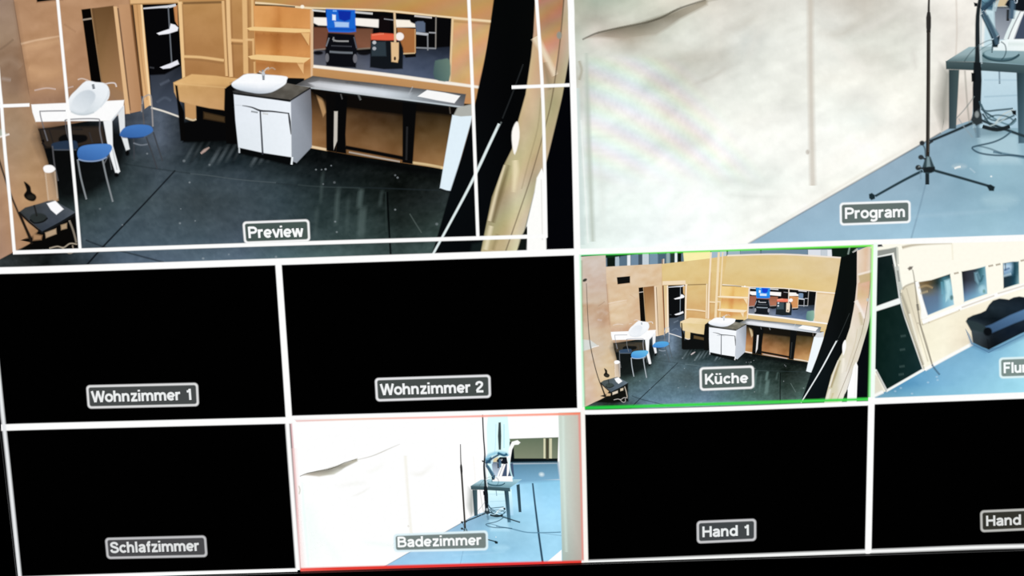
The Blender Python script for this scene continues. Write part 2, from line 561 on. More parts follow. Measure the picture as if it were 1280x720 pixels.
    a.poly([(166, 2), (178, 2), (189.5, 130), (181, 136)], grid_col([166, 190], [0, 140], [[(200, 150, 96), (226, 178, 122)], [(210, 160, 110), (232, 188, 134)]]), 1)
    a.line([(171, 3), (177, 70), (184, 125)], 1, (160, 112, 68), 1.2, .7)
    a.line([(176.8, 3), (182, 70), (188.6, 132)], 2.4, (248, 214, 164), 1.2)

    a = K('doorway', 'doorway opening onto a dark back room')
    a.poly([(178, 3), (223, 2), (229, 96), (226, 145), (190, 134), (187, 92)], (7, 7, 9), 1)
    a.poly([(187.5, 94), (206, 93), (227, 82), (227, 147), (190, 134)], grid_col([188, 228], [85, 100, 145], [[(30, 32, 38), (34, 38, 46)], [(66, 74, 88), (80, 88, 102)], [(66, 76, 92), (76, 86, 104)]]), 1.5)
    a.line([(200, 106), (212, 100)], 2, (120, 130, 148), 2.5, .5)
    a.line([(196, 128), (206, 122), (214, 126)], 2, (116, 128, 146), 2.5, .4)
    a.line([(189, 134.5), (205, 139), (226, 146.5)], 2, (232, 226, 214), 1.1)
    a.poly([(217, 8), (222, 6), (223, 33), (219, 26)], (196, 134, 82), 1.2)
    a = K('wire_shelf', 'white shelves on a thin pole seen through the doorway')
    a.line([(179, 10.5), (200, 8.8), (212, 8), (220, 6)], [1.6, 2.4, 3.4, 3], (214, 216, 222), 1)
    a.line([(210.5, 9), (213, 50), (215.2, 84)], 1.4, (112, 118, 126), 1)
    a.poly([(196, 41.5), (206, 38), (212, 36), (213.5, 29.5), (219, 31), (223, 34.5), (222, 38.5), (211, 42), (199, 43.5)], (240, 240, 246), 1)
    a.poly([(200, 84), (212, 79.5), (222, 75), (224, 80), (213, 85), (204, 86)], (232, 232, 240), 1)
    a.line([(187, 84), (193, 85)], 1.4, (80, 82, 88), 1.4, .7)

    a = K('batten_wall', 'wall of paper panels edged with pale timber battens')
    pan = shift(noisy(grid_col([225, 320], [-20, 60, 110], [[(206, 164, 110), (206, 160, 106)], [(192, 146, 98), (194, 148, 98)], [(180, 134, 88), (186, 138, 90)]]), 9, 18, 12, .3), -14, -17, -19)
    a.poly(k2([(827, 329.8), (886, 323), (912, 319)]) + [(319, 0), (322, 95), (300, 100), (240, 97), (229, 100), (226, 60), (223, 4), (163, 6)], pan, 1, fine=12)
    a.poly([(163, -6), (222, -8), (224, 3.2), (163, 5)], (226, 182, 128), 1)
    a.line([(163, 5), (223, 3.2)], 1, (120, 84, 48), 1.2, .8)
    a.poly([(222.5, 2), (227.5, 2), (231.5, 96), (228, 98)], (238, 198, 142), 1)
    a.line([(229, 4), (278, 2.6)], 2.4, (84, 56, 30), 1.8, .85)
    a.line([(228, 5), (232, 70)], 1.2, (150, 108, 66), 1.4, .7)
    a.line([(278.7, 1), (283.6, 95)], 3.2, (228, 184, 128), 1.1)
    a.line([(281.6, 0), (286, 95)], 1, (96, 66, 36), 1.2, .8)
    a.line([(230, 70.5), (252, 71.6), (280, 75.4)], 3.2, (230, 188, 130), 1.2)
    a.line([(230, 73.8), (252, 75), (280, 79)], 2, (140, 100, 60), 1.8, .6)
    a.line([(283.6, -85), (285.6, 20), (289, 96)], 4.6, (234, 192, 138), 1.1)
    a.line([(288, -30), (290.2, 40), (292.6, 96)], 1.2, (140, 96, 56), 1.3, .7)
    a.line([(289, 50), (304, 51)], 3.4, (228, 182, 124), 1.2)
    a.line([(289, 54.4), (304, 55)], 1.6, (130, 90, 50), 1.4, .7)
    a.line([(304, -85), (306, 10), (307.5, 92)], 6, (226, 182, 124), 1.1)
    a.line([(310, -30), (311, 40)], 1.4, (150, 106, 62), 1.4, .7)
    a.line([(311.5, 60), (312, 90)], 1.4, (150, 106, 62), 1.4, .6)
    a.line([(314.4, -85), (316, 34)], 3, (228, 184, 126), 1.1)
    a.line([(307, 49.3), (316.5, 49.8)], 2.6, (230, 188, 132), 1.1)
    a.line([(316.6, 48), (317, 70)], 2.4, (226, 180, 122), 1.1)
    a.line([(318.6, 77), (319, 92)], 3, (224, 178, 120), 1.1)

    # upper wall over the serving hatch and the rest of that wall
    moire = lambda cf, amp, lx, ly: cf if not ripple else (lambda x, y: tuple(cf(x, y)[k] + amp * math.sin(x / lx + y / ly + 1.5 * math.sin(y / 40.0) + k * 2.1) for k in range(3)))
    band_c = shift(moire(noisy(grid_col([320, 400, 500, 620], [-40, 0, 30], [
        [(206, 164, 112), (206, 164, 112), (208, 168, 118), (206, 166, 122)],
        [(204, 158, 104), (202, 156, 102), (206, 160, 104), (206, 162, 112)],
        [(206, 160, 108), (200, 152, 100), (208, 160, 100), (214, 164, 112)]]), 7, 30, 14), 4, 14.0, 7.0), -14, -15, -17)
    a = K('hatch_wall', 'paper wall around the wide serving hatch')
    a.poly(k2([(909, 319.3), (978, 318), (1051, 322.2)]) + [(618, 0), (608, 60), (590, 150), (576, 214), (515, 205), (437, 193), (385, 184), (380, 90), (319, 90), (319, 0)], band_c, 1.2, fine=9)
    a.line(k2([(909, 319.3), (978, 317.6), (1051, 322)]), 4, (226, 200, 160), 1.6)
    a.poly([(380, 108), (480, 122), (590, 130), (576, 214), (515, 205), (437, 193), (385, 184)],
           noisy(grid_col([385, 430, 470, 505, 570], [120, 145, 170, 205], [
               [(60, 42, 24), (24, 16, 10), (30, 20, 12), (28, 20, 12), (40, 30, 16)],
               [(120, 84, 50), (92, 66, 40), (66, 46, 28), (52, 38, 22), (58, 44, 24)],
               [(150, 108, 66), (120, 86, 54), (112, 82, 50), (96, 70, 40), (100, 76, 44)],
               [(168, 124, 80), (150, 110, 68), (150, 106, 68), (140, 100, 62), (160, 120, 74)]]), 14, 12, 9), 1, fine=8)
    a.poly([(390, 84), (480, 94), (598, 108), (596, 124), (480, 108), (389, 96)], grid_col([390, 600], [90, 115], [[(196, 146, 92), (206, 158, 104)], [(170, 122, 72), (196, 148, 98)]]), 1)
    a.poly([(566, 24), (613, 28), (601, 108), (563, 103)], moire(noisy(lambda x, y: (212, 166, 116), 8, 14, 10), 5, 9.0, 6.0), 1, fine=7)
    a.line([(566, 26.5), (613, 30)], 2, (150, 110, 70), 1.8, .6)
    a.line([(319, 3.3), (345, 5.6), (390, 10.2), (480, 13.4), (548, 20.5), (614, 26.6)], [2.4, 3], (240, 216, 176), 1.1)
    a.line([(319, 6.2), (345, 7), (369, 8.8)], 1.8, (44, 28, 14), 1.2)
    a.dot(378, 8.3, 2.4, 2.2, (252, 244, 226), 1)
    a.line([(388, 183), (409, 187)], 3, (232, 206, 166), 1.2)
    a.line([(436, 190), (470, 196.5), (500, 202)], 1.7, (196, 186, 174), 1.1)
    a.line([(515, 203.2), (535, 206), (557, 210.3)], 3.2, (226, 198, 148), 1.2)
    a.poly([(393, 110), (400, 112), (408, 140), (404, 146)], (204, 160, 110), 2, .7)

    # the room behind the hatch
    a = K('hatch_window', 'wide serving hatch in the paper wall looking into a workshop')
    a.poly([(390.5, 11), (480, 14.5), (566, 23), (563, 103), (480, 93), (390, 83)], (9, 9, 11), 1)
    a.poly([(391, 62), (420, 64), (480, 68), (520, 62), (565, 58), (563, 103), (480, 93), (391, 83)],
           noisy(grid_col([391, 440, 480, 520, 565], [58, 75, 100], [[(70, 70, 80), (60, 62, 72), (36, 40, 50), (40, 46, 58), (30, 36, 48)],
                 [(96, 98, 108), (84, 88, 100), (76, 84, 104), (66, 76, 96), (56, 66, 84)], [(120, 122, 130), (110, 114, 124), (90, 100, 122), (84, 96, 120), (70, 82, 104)]]), 10, 10, 6), 1.5, fine=8)
    a.line([(565.8, 22), (564.2, 60), (562.3, 102)], 2.6, (232, 202, 156), 1.1)
    a.line([(545, 20), (544.6, 61)], 1.3, (150, 144, 136), 1)
    a.line([(390, 82.6), (420, 85.8), (480, 92.8), (540, 101), (589, 107.5), (599, 109)], [3.6, 4.4, 3], (246, 238, 226), 1.2)
    a.line([(390.5, 11), (390.6, 84)], 2.6, (222, 192, 158), 1.1)
    a = K('workshop_bench', 'white topped bench with brown fronts behind the carts')
    a.line([(390, 12.6), (407, 14.2)], 2.2, (214, 216, 216), 1)
    a.line([(443, 15), (466, 17)], 2.4, (206, 206, 204), 1)
    a.poly([(392, 34), (430, 35), (466, 36), (465, 60), (445, 60.5), (392, 62)], grid_col([392, 443, 466], [34, 60], [[(116, 72, 54), (100, 62, 46), (112, 74, 54)], [(124, 80, 62), (124, 78, 58), (136, 90, 68)]]), 1.5)
    a.poly([(392, 21.5), (409, 22), (443.5, 22.3), (476, 24.4), (474, 34.5), (444, 31.6), (409, 32), (398, 31.5), (392, 28.5)], (247, 241, 233), 1.2)
    a.line([(392, 62.5), (409, 60.8)], 1.4, (170, 160, 150), 1.4, .8)
    a.line([(443, 61.5), (463, 60)], 1.6, (150, 138, 124), 1.4, .8)
    a.dot(398, 66, 6, 2.6, (16, 16, 20), 1.5)
    a.dot(455, 66, 8, 3, (16, 16, 20), 1.5)
    a = K('workshop_cabinet', 'brown cabinet with a white top behind the red machine')
    a.poly([(496, 34), (519.5, 36), (519.5, 66), (505, 66.5), (498, 50)], (168, 108, 60), 1.2)
    a.line([(519, 36), (519, 66)], 1.3, (206, 166, 116), 1)
    a.line([(504, 67), (519, 66.5)], 1.8, (214, 186, 140), 1)
    a.poly([(505, 68), (520, 67), (520, 71), (507, 72)], (12, 10, 10), 1)
    a.poly([(494, 24.3), (512, 25.2), (514, 28), (519, 30), (519.5, 34), (495.5, 34)], (248, 240, 226), 1.2)
    a.line([(518, 19.7), (540, 22)], 2.2, (204, 198, 194), 1)
    a = K('task_chair', 'grey blue chair behind the workshop bench')
    a.poly([(519, 28), (522, 26.5), (529, 26.5), (531.5, 29), (531.5, 40), (520.5, 40.5)], (92, 106, 128), 1.2)
    a.line([(520, 41.3), (535.5, 43)], 3, (186, 190, 196), 1.1)
    a.line([(534.6, 43), (534.8, 63)], 1.3, (150, 152, 156), 1)
    a.line([(536, 40.6), (545, 41)], 1.4, (170, 172, 176), 1)
    a.line([(520, 59.5), (545, 60.5)], 1.7, (140, 144, 150), 1)
    a = K('green_chair', 'greenish chair back at the near end of the hatch')
    a.poly([(543.5, 78), (546, 75.3), (552, 74.2), (562, 75), (561.3, 100), (543, 97.6)], grid_col([543, 562], [75, 100], [[(84, 108, 104), (106, 130, 118)], [(70, 96, 98), (100, 128, 118)]]), 1.4, sm=3)
    a = K('blue_cart', 'blue backed cart on dark wheels behind the hatch')
    a.poly([(410, 41), (443, 43), (446.5, 62), (445, 84.5), (430, 84), (408, 82), (406.5, 64)], (14, 15, 21), 1.4)
    a.poly([(407.5, 11), (444, 12.3), (445, 39.5), (436, 40.5), (411, 39.8), (409, 34)], (26, 106, 214), 1.2)
    a.poly([(422.5, 13), (439, 14), (438, 24), (431, 26.5), (424, 24)], (16, 48, 168), 1.4)
    a.poly([(415.5, 18), (419.8, 18.6), (419.8, 25.5), (415.5, 25)], (226, 238, 250), 1)
    a.poly([(418, 27), (436.3, 28), (436, 34), (419, 33.6)], (170, 202, 242), 1.2)
    a.line([(416, 13.5), (421, 13.6)], 1.8, (120, 180, 250), 1)
    a.line([(410.5, 36), (443, 37)], 2.6, (22, 84, 190), 1.4)
    a.line([(416, 48), (420, 51), (436, 51.4)], 1.8, (158, 158, 158), 1)
    a.line([(417, 46), (417.5, 52)], 1.6, (130, 130, 132), 1)
    a.line([(414, 57), (440, 58)], 1.2, (70, 72, 80), 1)
    a.line([(412, 64.5), (426, 65.5), (441, 66)], 2.4, (112, 118, 126), 1.2)
    a.line([(411.5, 47), (407.8, 58)], 1.5, (120, 124, 132), 1)
    a.line([(442.5, 46), (446, 60)], 1.5, (90, 94, 104), 1)
    a.dot(409, 72, 2.4, 5.5, (112, 112, 118), 1)
    a.dot(444, 73, 2.6, 5.5, (112, 112, 120), 1)
    a = K('red_cart', 'red topped dark machine with a black seat behind the hatch')
    a.poly([(463.5, 49), (500, 50), (504, 60), (503.5, 86), (480, 86.5), (462.5, 84)], (20, 24, 29), 1.4)
    a.poly([(464.5, 52), (482, 52), (483, 70), (464.5, 70)], (48, 60, 68), 1.4)
    a.dot(468, 53, 2.3, 2.2, (190, 192, 196), 1)
    a.dot(468, 60.5, 2.3, 2.2, (170, 174, 180), 1)
    a.poly([(473.5, 22), (478, 19.5), (487, 21), (488, 43), (473, 43)], (18, 12, 14), 1.3)
    a.poly([(464, 42.5), (475, 41), (490, 42), (499, 43), (499, 50), (482, 50.2), (464, 49.5)], (228, 96, 66), 1.3)
    a.line([(465, 43.6), (480, 42.2)], 1.4, (248, 150, 116), 1.2, .7)
    a.dot(499.7, 45.5, 5.2, 5, (246, 238, 234), 1.2)
    a.poly([(488.8, 52.5), (498.6, 53), (498.4, 73), (497.2, 78), (489.5, 77)], (226, 190, 142), 1.2)
    a.dot(493.7, 73, 1.4, 2.4, (60, 40, 26), 1)
    a.line([(493.2, 14.5), (493.8, 34), (494, 53)], 2.6, (224, 194, 154), 1.1)
    a.line([(480, 23.5), (492, 25)], 1, (190, 190, 196), 1, .8)

    a = K('wall_shelf', 'orange wooden wall shelf with two boards and triangular brackets')
    a.poly([(317, 7), (345, 7.6), (389, 12), (389.5, 98), (355, 97), (320, 90)], noisy(grid_col([317, 335, 349, 352, 390], [8, 34, 42, 68, 80, 97], [
        [(222, 158, 92), (224, 160, 94), (206, 138, 74), (214, 146, 80), (212, 146, 82)], [(226, 164, 98), (222, 158, 90), (196, 128, 64), (214, 148, 80), (224, 158, 92)],
        [(170, 108, 56), (180, 116, 60), (160, 98, 46), (176, 112, 58), (176, 114, 62)], [(226, 162, 94), (220, 154, 86), (196, 126, 62), (216, 148, 82), (220, 154, 88)],
        [(176, 114, 60), (180, 118, 64), (166, 104, 52), (180, 118, 64), (186, 126, 72)], [(196, 140, 84), (204, 146, 88), (196, 138, 80), (208, 150, 90), (214, 160, 100)]]), 7, 9, 20), 1, fine=7)
    a.poly([(376, 41), (387.5, 41), (386.5, 57), (382, 50)], (232, 184, 122), 1.1)
    a.line([(376, 41), (385, 56)], 1, (140, 94, 50), 1.1, .7)
    a.poly([(371, 78), (380, 78.6), (379.6, 92.5)], (230, 182, 124), 1.1)
    a.poly([(308, 35.2), (317, 33.3), (388, 36.3), (388.3, 40.2), (369, 40.8), (340, 39.4), (312, 37.8)], (242, 202, 138), 1)
    a.line([(312, 39), (340, 40.6), (369, 42)], 1.1, (186, 132, 74), 1.2, .8)
    a.poly([(310, 70.2), (322, 68), (360, 70), (388.6, 72.2), (380, 78.4), (352, 77.4), (314, 73.8)], (240, 202, 140), 1)
    a.line([(314, 74.6), (352, 78.4), (379, 79.4)], 1.1, (176, 122, 66), 1.2, .8)
    a.line([(389.3, 12), (389.8, 97)], 2.6, (224, 186, 146), 1.1)

    a = K('bench', 'low bench draped in tan paper with black legs')
    a.poly([(246, 133), (282, 137), (284, 176), (229, 178), (228, 153), (246, 150)], (8, 8, 9), 2)
    a.poly([(255, 140), (281, 146), (281, 152.5), (255, 148)], (74, 56, 34), 2)
    a.poly([(231, 128), (245, 130), (245.5, 148), (238, 150), (232, 147)], (196, 150, 98), 1.2)
    a.line([(232, 147), (241, 150), (245.5, 148.5)], 2, (222, 200, 164), 1.2)
    a.poly([(280, 108), (294, 105), (297, 120), (297, 180), (283, 179)], (9, 8, 8), 1.3)
    a.poly([(217, 103), (240, 92.5), (270, 94.5), (297, 98), (289, 105), (281, 110.5), (280.3, 137.5), (262, 135), (240, 130.5), (223, 126), (218, 115)],
           noisy(grid_col([218, 285], [92, 104, 109, 137], [[(226, 180, 118), (222, 176, 116)], [(226, 182, 122), (216, 170, 110)], [(206, 162, 104), (196, 150, 96)], [(222, 178, 126), (198, 152, 100)]]), 7, 9, 7), 1.2, fine=6)
    a.line([(217.5, 104), (240, 106), (283, 109.5)], 1, (240, 200, 140), 1.4, .7)
    a.poly([(219, 106), (222, 107), (224.4, 125), (230.4, 140), (231.4, 176), (226, 176), (223, 140)], (9, 8, 8), 1.2)
    a.line([(287, 104), (310, 96.5)], 1.2, (60, 44, 28), 1.4, .7)

    a = K('counter', 'long grey worktop on black trestle legs under the hatch')
    a.poly([(384, 110), (410, 112), (480, 121), (580, 134), (566, 145), (540, 142), (521, 140), (504, 144), (470, 140), (434, 135), (410, 128), (392, 118)], (14, 11, 9), 3)
    a.poly([(407.5, 116), (421, 120), (420.5, 190), (408, 188)], (10, 9, 9), 1.2)
    a.poly([(419, 118), (434.5, 120), (432, 168), (433, 192), (420, 190)], (8, 8, 9), 1.2)
    a.poly([(417.8, 139), (422.2, 139), (421.6, 176), (417.2, 188), (417.4, 170)], (198, 192, 182), 1)
    a.poly([(503.5, 125), (521, 127), (516, 205), (503, 203)], (9, 9, 10), 1.2)
    a.line([(509, 158), (508, 200)], 1.6, (70, 70, 72), 1.6, .5)
    a.line([(432, 184), (470, 191), (506, 198)], 5, (9, 9, 10), 1.3)
    a.line([(410, 190), (470, 204), (550, 216)], 10, (5, 6, 7), 6, .8)
    a.poly([(368.5, 106.5), (391, 94.6), (430, 99.6), (480, 105), (582.5, 117.5), (579.5, 133.5), (545, 128.6), (480, 120.5), (420, 113)],
           grid_col([370, 400, 440, 480, 520, 580], [95, 104, 112, 120, 130], [
               [(88, 86, 84), (82, 80, 78), (72, 70, 70), (66, 66, 68), (60, 62, 64), (50, 52, 54)],
               [(76, 76, 76), (150, 150, 154), (96, 96, 96), (80, 80, 82), (70, 72, 74), (60, 62, 64)],
               [(70, 70, 70), (170, 172, 176), (214, 216, 224), (150, 152, 156), (100, 104, 108), (70, 72, 76)],
               [(60, 60, 60), (110, 112, 114), (190, 198, 204), (204, 210, 220), (160, 168, 174), (86, 88, 92)],
               [(60, 60, 60), (90, 92, 94), (150, 160, 164), (190, 204, 212), (150, 158, 166), (110, 112, 118)]]), 1.1, fine=8)
    a.poly([(386, 103.6), (400, 102.4), (440, 106.6), (480, 112), (514, 116.6), (511, 122.6), (480, 119.6), (430, 113.8), (394, 109)], grid_col([386, 420, 480, 514], [102, 124], [[(196, 198, 202), (224, 226, 232), (214, 222, 230), (176, 184, 190)]] * 2), 3, .9)
    a.line([(369, 107), (420, 113.6), (480, 121), (545, 129.2), (579.5, 134)], [1.2, 1.8, 1.8], (196, 206, 212), 1.1)
    a.line([(420, 115.6), (480, 123.4), (560, 133.4)], 1.4, (26, 30, 32), 1.3, .8)
    a.line([(516, 108), (511, 118)], 1, (190, 194, 200), 1.1, .7)
    a.line([(426, 117), (428, 124)], 1.1, (130, 130, 130), 1.2, .6)
    a.line([(448, 118), (451, 125)], 1.8, (130, 134, 134), 1.4, .6)
    a.line([(562, 133), (563, 142)], 1.2, (120, 110, 100), 1.2, .7)
    a = K('paper_sheet', 'white paper sheet lying on the long worktop')
    a.poly([(534, 112.3), (556, 115.6), (575.3, 119.6), (568, 128.8), (545, 125), (522, 120.3)], (248, 248, 248), 1)

    a = K('sink_cabinet', 'white two-door sink cabinet with a dark stone top')
    a.poly([(298, 183), (365, 196), (372, 204), (364, 207), (300, 192)], (8, 10, 11), 2)
    a.poly([(363, 124), (388.3, 109.5), (390, 140), (390, 183.5), (371, 203.5), (365, 201)],
           grid_col([364, 390], [110, 140, 185, 204], [[(150, 154, 164), (106, 106, 112)], [(160, 168, 180), (110, 114, 122)], [(164, 172, 184), (140, 146, 156)], [(150, 158, 168), (130, 136, 144)]]), 1)
    a.poly([(292.3, 117.5), (330, 122.5), (363.8, 127.5), (364.8, 196.3), (330, 191), (298, 184), (294.4, 150)],
           grid_col([292, 365], [118, 135, 196], [[(226, 232, 240), (236, 242, 250)], [(232, 238, 246), (240, 246, 252)], [(222, 230, 236), (236, 242, 248)]]), 1)
    a.line([(294.2, 131), (310, 132.4)], 1, (200, 206, 212), 1, .8)
    a.line([(303, 131.8), (315, 134), (326, 138.2), (340, 139), (361.5, 141.6)], [.8, 2.4, 1.4], (36, 38, 44), 1)
    a.line([(325.4, 138), (327, 165), (328.6, 193)], [1.8, 2.2], (48, 52, 60), 1)
    a.line([(360.8, 141), (362.4, 152), (364, 168)], [1.6, 2.6, 1], (40, 42, 48), 1)
    a.line([(314, 139), (322.5, 140.5)], 2, (150, 156, 160), 1)
    a.line([(328.5, 141.6), (335.5, 142.6)], 1.8, (204, 206, 204), 1)
    a.line([(299.2, 184), (299.4, 191)], 1.8, (210, 216, 220), 1)
    a.line([(365.6, 196), (364.6, 205.5)], 2.2, (240, 246, 250), 1)
    a.poly([(291, 113.5), (305, 111), (345, 107), (358, 103.5), (388.5, 109.3), (376, 117), (363.6, 125.3), (340, 122), (292.5, 117)],
           noisy(grid_col([292, 350, 388], [104, 125], [[(60, 60, 60), (110, 106, 98), (100, 96, 88)], [(40, 40, 42), (84, 80, 74), (90, 86, 78)]]), 22, 7, 5), 1, fine=5)
    a.line([(292, 116.6), (330, 121.6), (363.4, 125.3), (376, 117.4), (388.5, 109.6)], 1.7, (22, 22, 24), 1, sm=0)
    a = K('washbasin', 'white washbasin with a small tap on the sink cabinet')
    a.poly([(289.5, 104.6), (299, 97.5), (309.5, 92), (335, 93.2), (358, 95.4), (358.6, 100), (356.8, 105), (348, 111), (338, 115.6), (326, 117), (314, 115.6), (296, 111.4)],
           grid_col([290, 325, 358], [92, 103, 109, 116], [[(250, 252, 254), (248, 250, 252), (246, 248, 252)], [(250, 252, 255), (252, 253, 255), (250, 252, 255)], [(214, 224, 234), (238, 242, 248), (236, 240, 246)], [(170, 180, 190), (196, 204, 214), (214, 220, 228)]]), 1.1, fine=4, sm=3)
    a.line([(291, 106), (304, 110.4), (318, 112), (334, 111.6), (346, 107), (357, 102)], .9, (224, 230, 238), 1.4, .7)
    a.line([(293, 111.4), (314, 116.6), (328, 117.6), (338, 116.4)], 1.2, (60, 62, 66), 1.2, .7)
    a.line([(328.5, 87), (329.4, 94), (329.6, 100)], [2, 3.2, 2.6], (140, 146, 154), 1)
    a.line([(324, 89), (328.5, 90.5), (333, 86), (336.5, 84.4)], 1.5, (206, 202, 194), 1.1)
    a.line([(334.5, 87.5), (340, 84.5), (344.5, 87)], 1.2, (190, 178, 160), 1.1, .8)
    a.dot(329.4, 92, 2, 2.4, (196, 200, 206), 1)

    a = K('end_panel', 'leaning white panel at the end of the long worktop')
    a.poly([(572, 134), (590, 130), (590, 148), (566, 146)], (176, 178, 172), 1.4)
    a.poly([(565.5, 143.5), (576, 145.4), (590, 144.5), (589, 154), (577, 195), (566, 239), (558, 238), (549.8, 235), (557, 192)], (226, 241, 250), 1.1)
    a.line([(549.6, 235.6), (558, 238.4), (566, 239.6)], 1.6, (10, 14, 16), 1.2)

    a = K('black_curtain', 'tall black curtain at the right side of the kitchen set')
    a.poly(k2([(1051, 322), (1072, 313)]) + [(671, -40), (669, 0), (667, 40), (660, 100), (655, 130), (648, 168), (638, 196), (622, 240), (606, 300), (600, 330), (536, 330), (547, 294), (563, 238), (577, 195), (590, 148), (600, 100), (610, 55), (617, 0)],
           grid_col([540, 600, 640, 670], [-40, 120, 240, 320], [[(6, 8, 8)] * 4, [(4, 5, 6), (8, 9, 11), (5, 6, 7), (8, 9, 9)], [(9, 14, 17), (8, 11, 14), (5, 7, 9), (6, 6, 6)], [(8, 11, 13), (5, 8, 11), (8, 14, 15), (16, 20, 18)]]), 1.4, fine=14)
    a.line([(654, 80), (640, 118), (628, 148)], 1.1, (52, 56, 58), 1.3, .8)
    a.poly([(590, 305), (612, 300), (604, 325), (586, 325)], (24, 34, 34), 3, .8)
    a = K('leaning_pole', 'thin white pole leaning across the black curtain')
    a.line([(624, 154.5), (611, 182), (597.5, 211), (580, 246), (541, 318)], [3.2, 3.4, 2.6], (226, 238, 238), 1.1)
    a.line([(627, 152), (622, 161)], 1.4, (140, 150, 150), 1.4, .6)

    a = K('rolled_backdrop', 'tall folded beige backdrop curving down beside the black curtain')
    dr = grid_col([600, 630, 645, 655, 668, 690, 715], [-60, 60, 130, 200, 250, 310], [
        [(150, 130, 100), (190, 176, 140), (214, 196, 160), (224, 206, 172), (206, 170, 136), (190, 140, 108), (200, 186, 160)],
        [(150, 130, 100), (180, 160, 120), (200, 184, 140), (216, 200, 156), (206, 170, 136), (196, 152, 118), (196, 186, 160)],
        [(120, 110, 80), (160, 146, 104), (190, 176, 128), (204, 184, 142), (212, 190, 150), (176, 164, 128), (190, 178, 146)],
        [(130, 116, 84), (176, 162, 120), (198, 184, 142), (206, 188, 150), (186, 168, 130), (200, 184, 150), (190, 178, 146)],
        [(150, 138, 104), (172, 160, 124), (210, 198, 162), (208, 196, 164), (180, 170, 140), (214, 204, 180), (230, 224, 210)],
        [(190, 176, 140), (190, 176, 130), (220, 210, 170), (206, 198, 170), (200, 190, 168), (220, 214, 190), (230, 224, 210)]])
    a.poly(k2([(1071, 313), (1092, 305)]) + [(712, -20), (713, 60), (704, 116), (694, 170), (682, 206), (668, 240), (655, 290), (640, 330), (598, 330), (606, 290), (615, 246), (630, 206), (640, 186), (648, 150), (657, 118), (664, 70), (667, 40), (669, 0)],
           noisy(moire(dr, 3, 9.0, 12.0), 8, 9, 22, -.2), 1.3, fine=7)
    a.poly([(672, 0), (704.5, -30), (704.5, 0), (699, 60), (693, 95), (682, 74), (671, 52)], moire(noisy(grid_col([672, 704], [0, 30, 60, 90], [[(186, 134, 104), (178, 124, 96)], [(176, 140, 96), (182, 132, 96)], [(216, 160, 126), (206, 154, 120)], [(220, 196, 166), (214, 190, 160)]]), 6, 9, 9), 6, 8.0, 6.0), 1.4, fine=6)
    a.line([(669, 46), (680, 66), (694, 94)], [10, 7, 6], (232, 214, 186), 3, .95)
    a.line([(680, 78), (684, 96), (688, 112)], 6, (140, 128, 98), 4, .6)
    a.line([(705.4, -30), (704.6, 0), (699, 60), (690, 122), (681, 160), (664, 220), (650, 262), (632, 314)], [1.8, 1.4, 1.2, 1.4], (92, 74, 52), 1.2, .9)
    a.line([(676, 122), (672, 160), (660, 205), (652, 236)], 1.2, (140, 126, 92), 1.5, .7)
    a.dot(699, 44, 3.2, 4.6, (150, 150, 138), 1.5)
    a.poly([(644.5, 153), (648, 154), (649.3, 172), (643.6, 193), (640.2, 180), (640, 164)], (254, 250, 244), 1.3, sm=3)
    a.line([(644, 200), (644.5, 214), (642, 240)], [6, 7, 3], (236, 222, 184), 3, .8)
    a.line([(631, 206), (622, 236), (612, 276)], [2, 4, 4], (226, 212, 178), 1.6, .9)
    a.line([(636, 206), (626, 240), (616, 278)], [3, 6, 4], (112, 96, 60), 3, .7)
    a.line([(614, 282), (607, 312)], 5, (226, 214, 180), 2.4, .9)
    a.line([(622, 292), (616, 312)], 4, (150, 134, 92), 3, .7)
    a.poly(k2([(1073, 344), (1090, 340), (1090, 350), (1075, 354)]), (150, 128, 92), 3, .9)
    a.line(k2([(1072, 343), (1090, 338)]), 5, (232, 214, 178), 2.5, .8)
    a = K('white_board', 'bright white board standing behind the folded backdrop')
    a.poly([(712, 72), (722, 72), (724, 320), (650, 324), (660, 285), (682, 207), (703, 120)], (4, 5, 9), 1.3)
    a.poly([(658, 282), (668, 240), (671, 222), (677, 210), (682, 222), (683, 322), (657, 322)], (254, 254, 251), 1.4)
    a.line([(676.5, 224), (678, 300)], 1, (170, 160, 150), 1.2, .5)
    a.poly([(645, 322), (651, 296), (659, 282), (658, 324)], (18, 24, 20), 2)

    # dining corner
    a = K('dining_table', 'white dining table against the paper wall')
    a.poly([(48, 161), (128, 158), (162, 166), (160, 196), (146, 222), (112, 246), (74, 249), (60, 205)], (10, 11, 12), 12, .9, sm=3)
    a.poly([(49, 160), (128, 158), (133, 178), (100, 182), (56, 184)], (58, 48, 40), 3, .8)
    a.poly([(148, 142), (155.5, 131), (156.5, 158), (162.5, 186), (158, 188.5), (150.5, 166)], (226, 230, 232), 1.1)
    a.poly([(129.5, 151), (140.5, 150), (141.5, 182), (150.5, 214), (148, 216.5), (144.5, 215.5), (138, 195), (134, 176)], (240, 243, 245), 1.1)
    a.line([(141, 186), (146.6, 212)], 1, (130, 134, 138), 1.1, .8)
    a.dot(146, 218.5, 3, 2.5, (8, 8, 9), 1.5)
    a.dot(159.5, 191, 2.6, 3.5, (8, 8, 9), 1.5)
    a.poly([(39.5, 130.3), (84, 128.4), (155.5, 124.8), (154.5, 133.5), (139.5, 151), (90, 151), (45, 152), (41, 140)], (252, 252, 252), 1.1)
    a.line([(140, 150.6), (154.6, 133)], 2, (214, 220, 226), 1.2, .9)
    a = K('washbasin', 'loose white washbasin lying on the dining table')
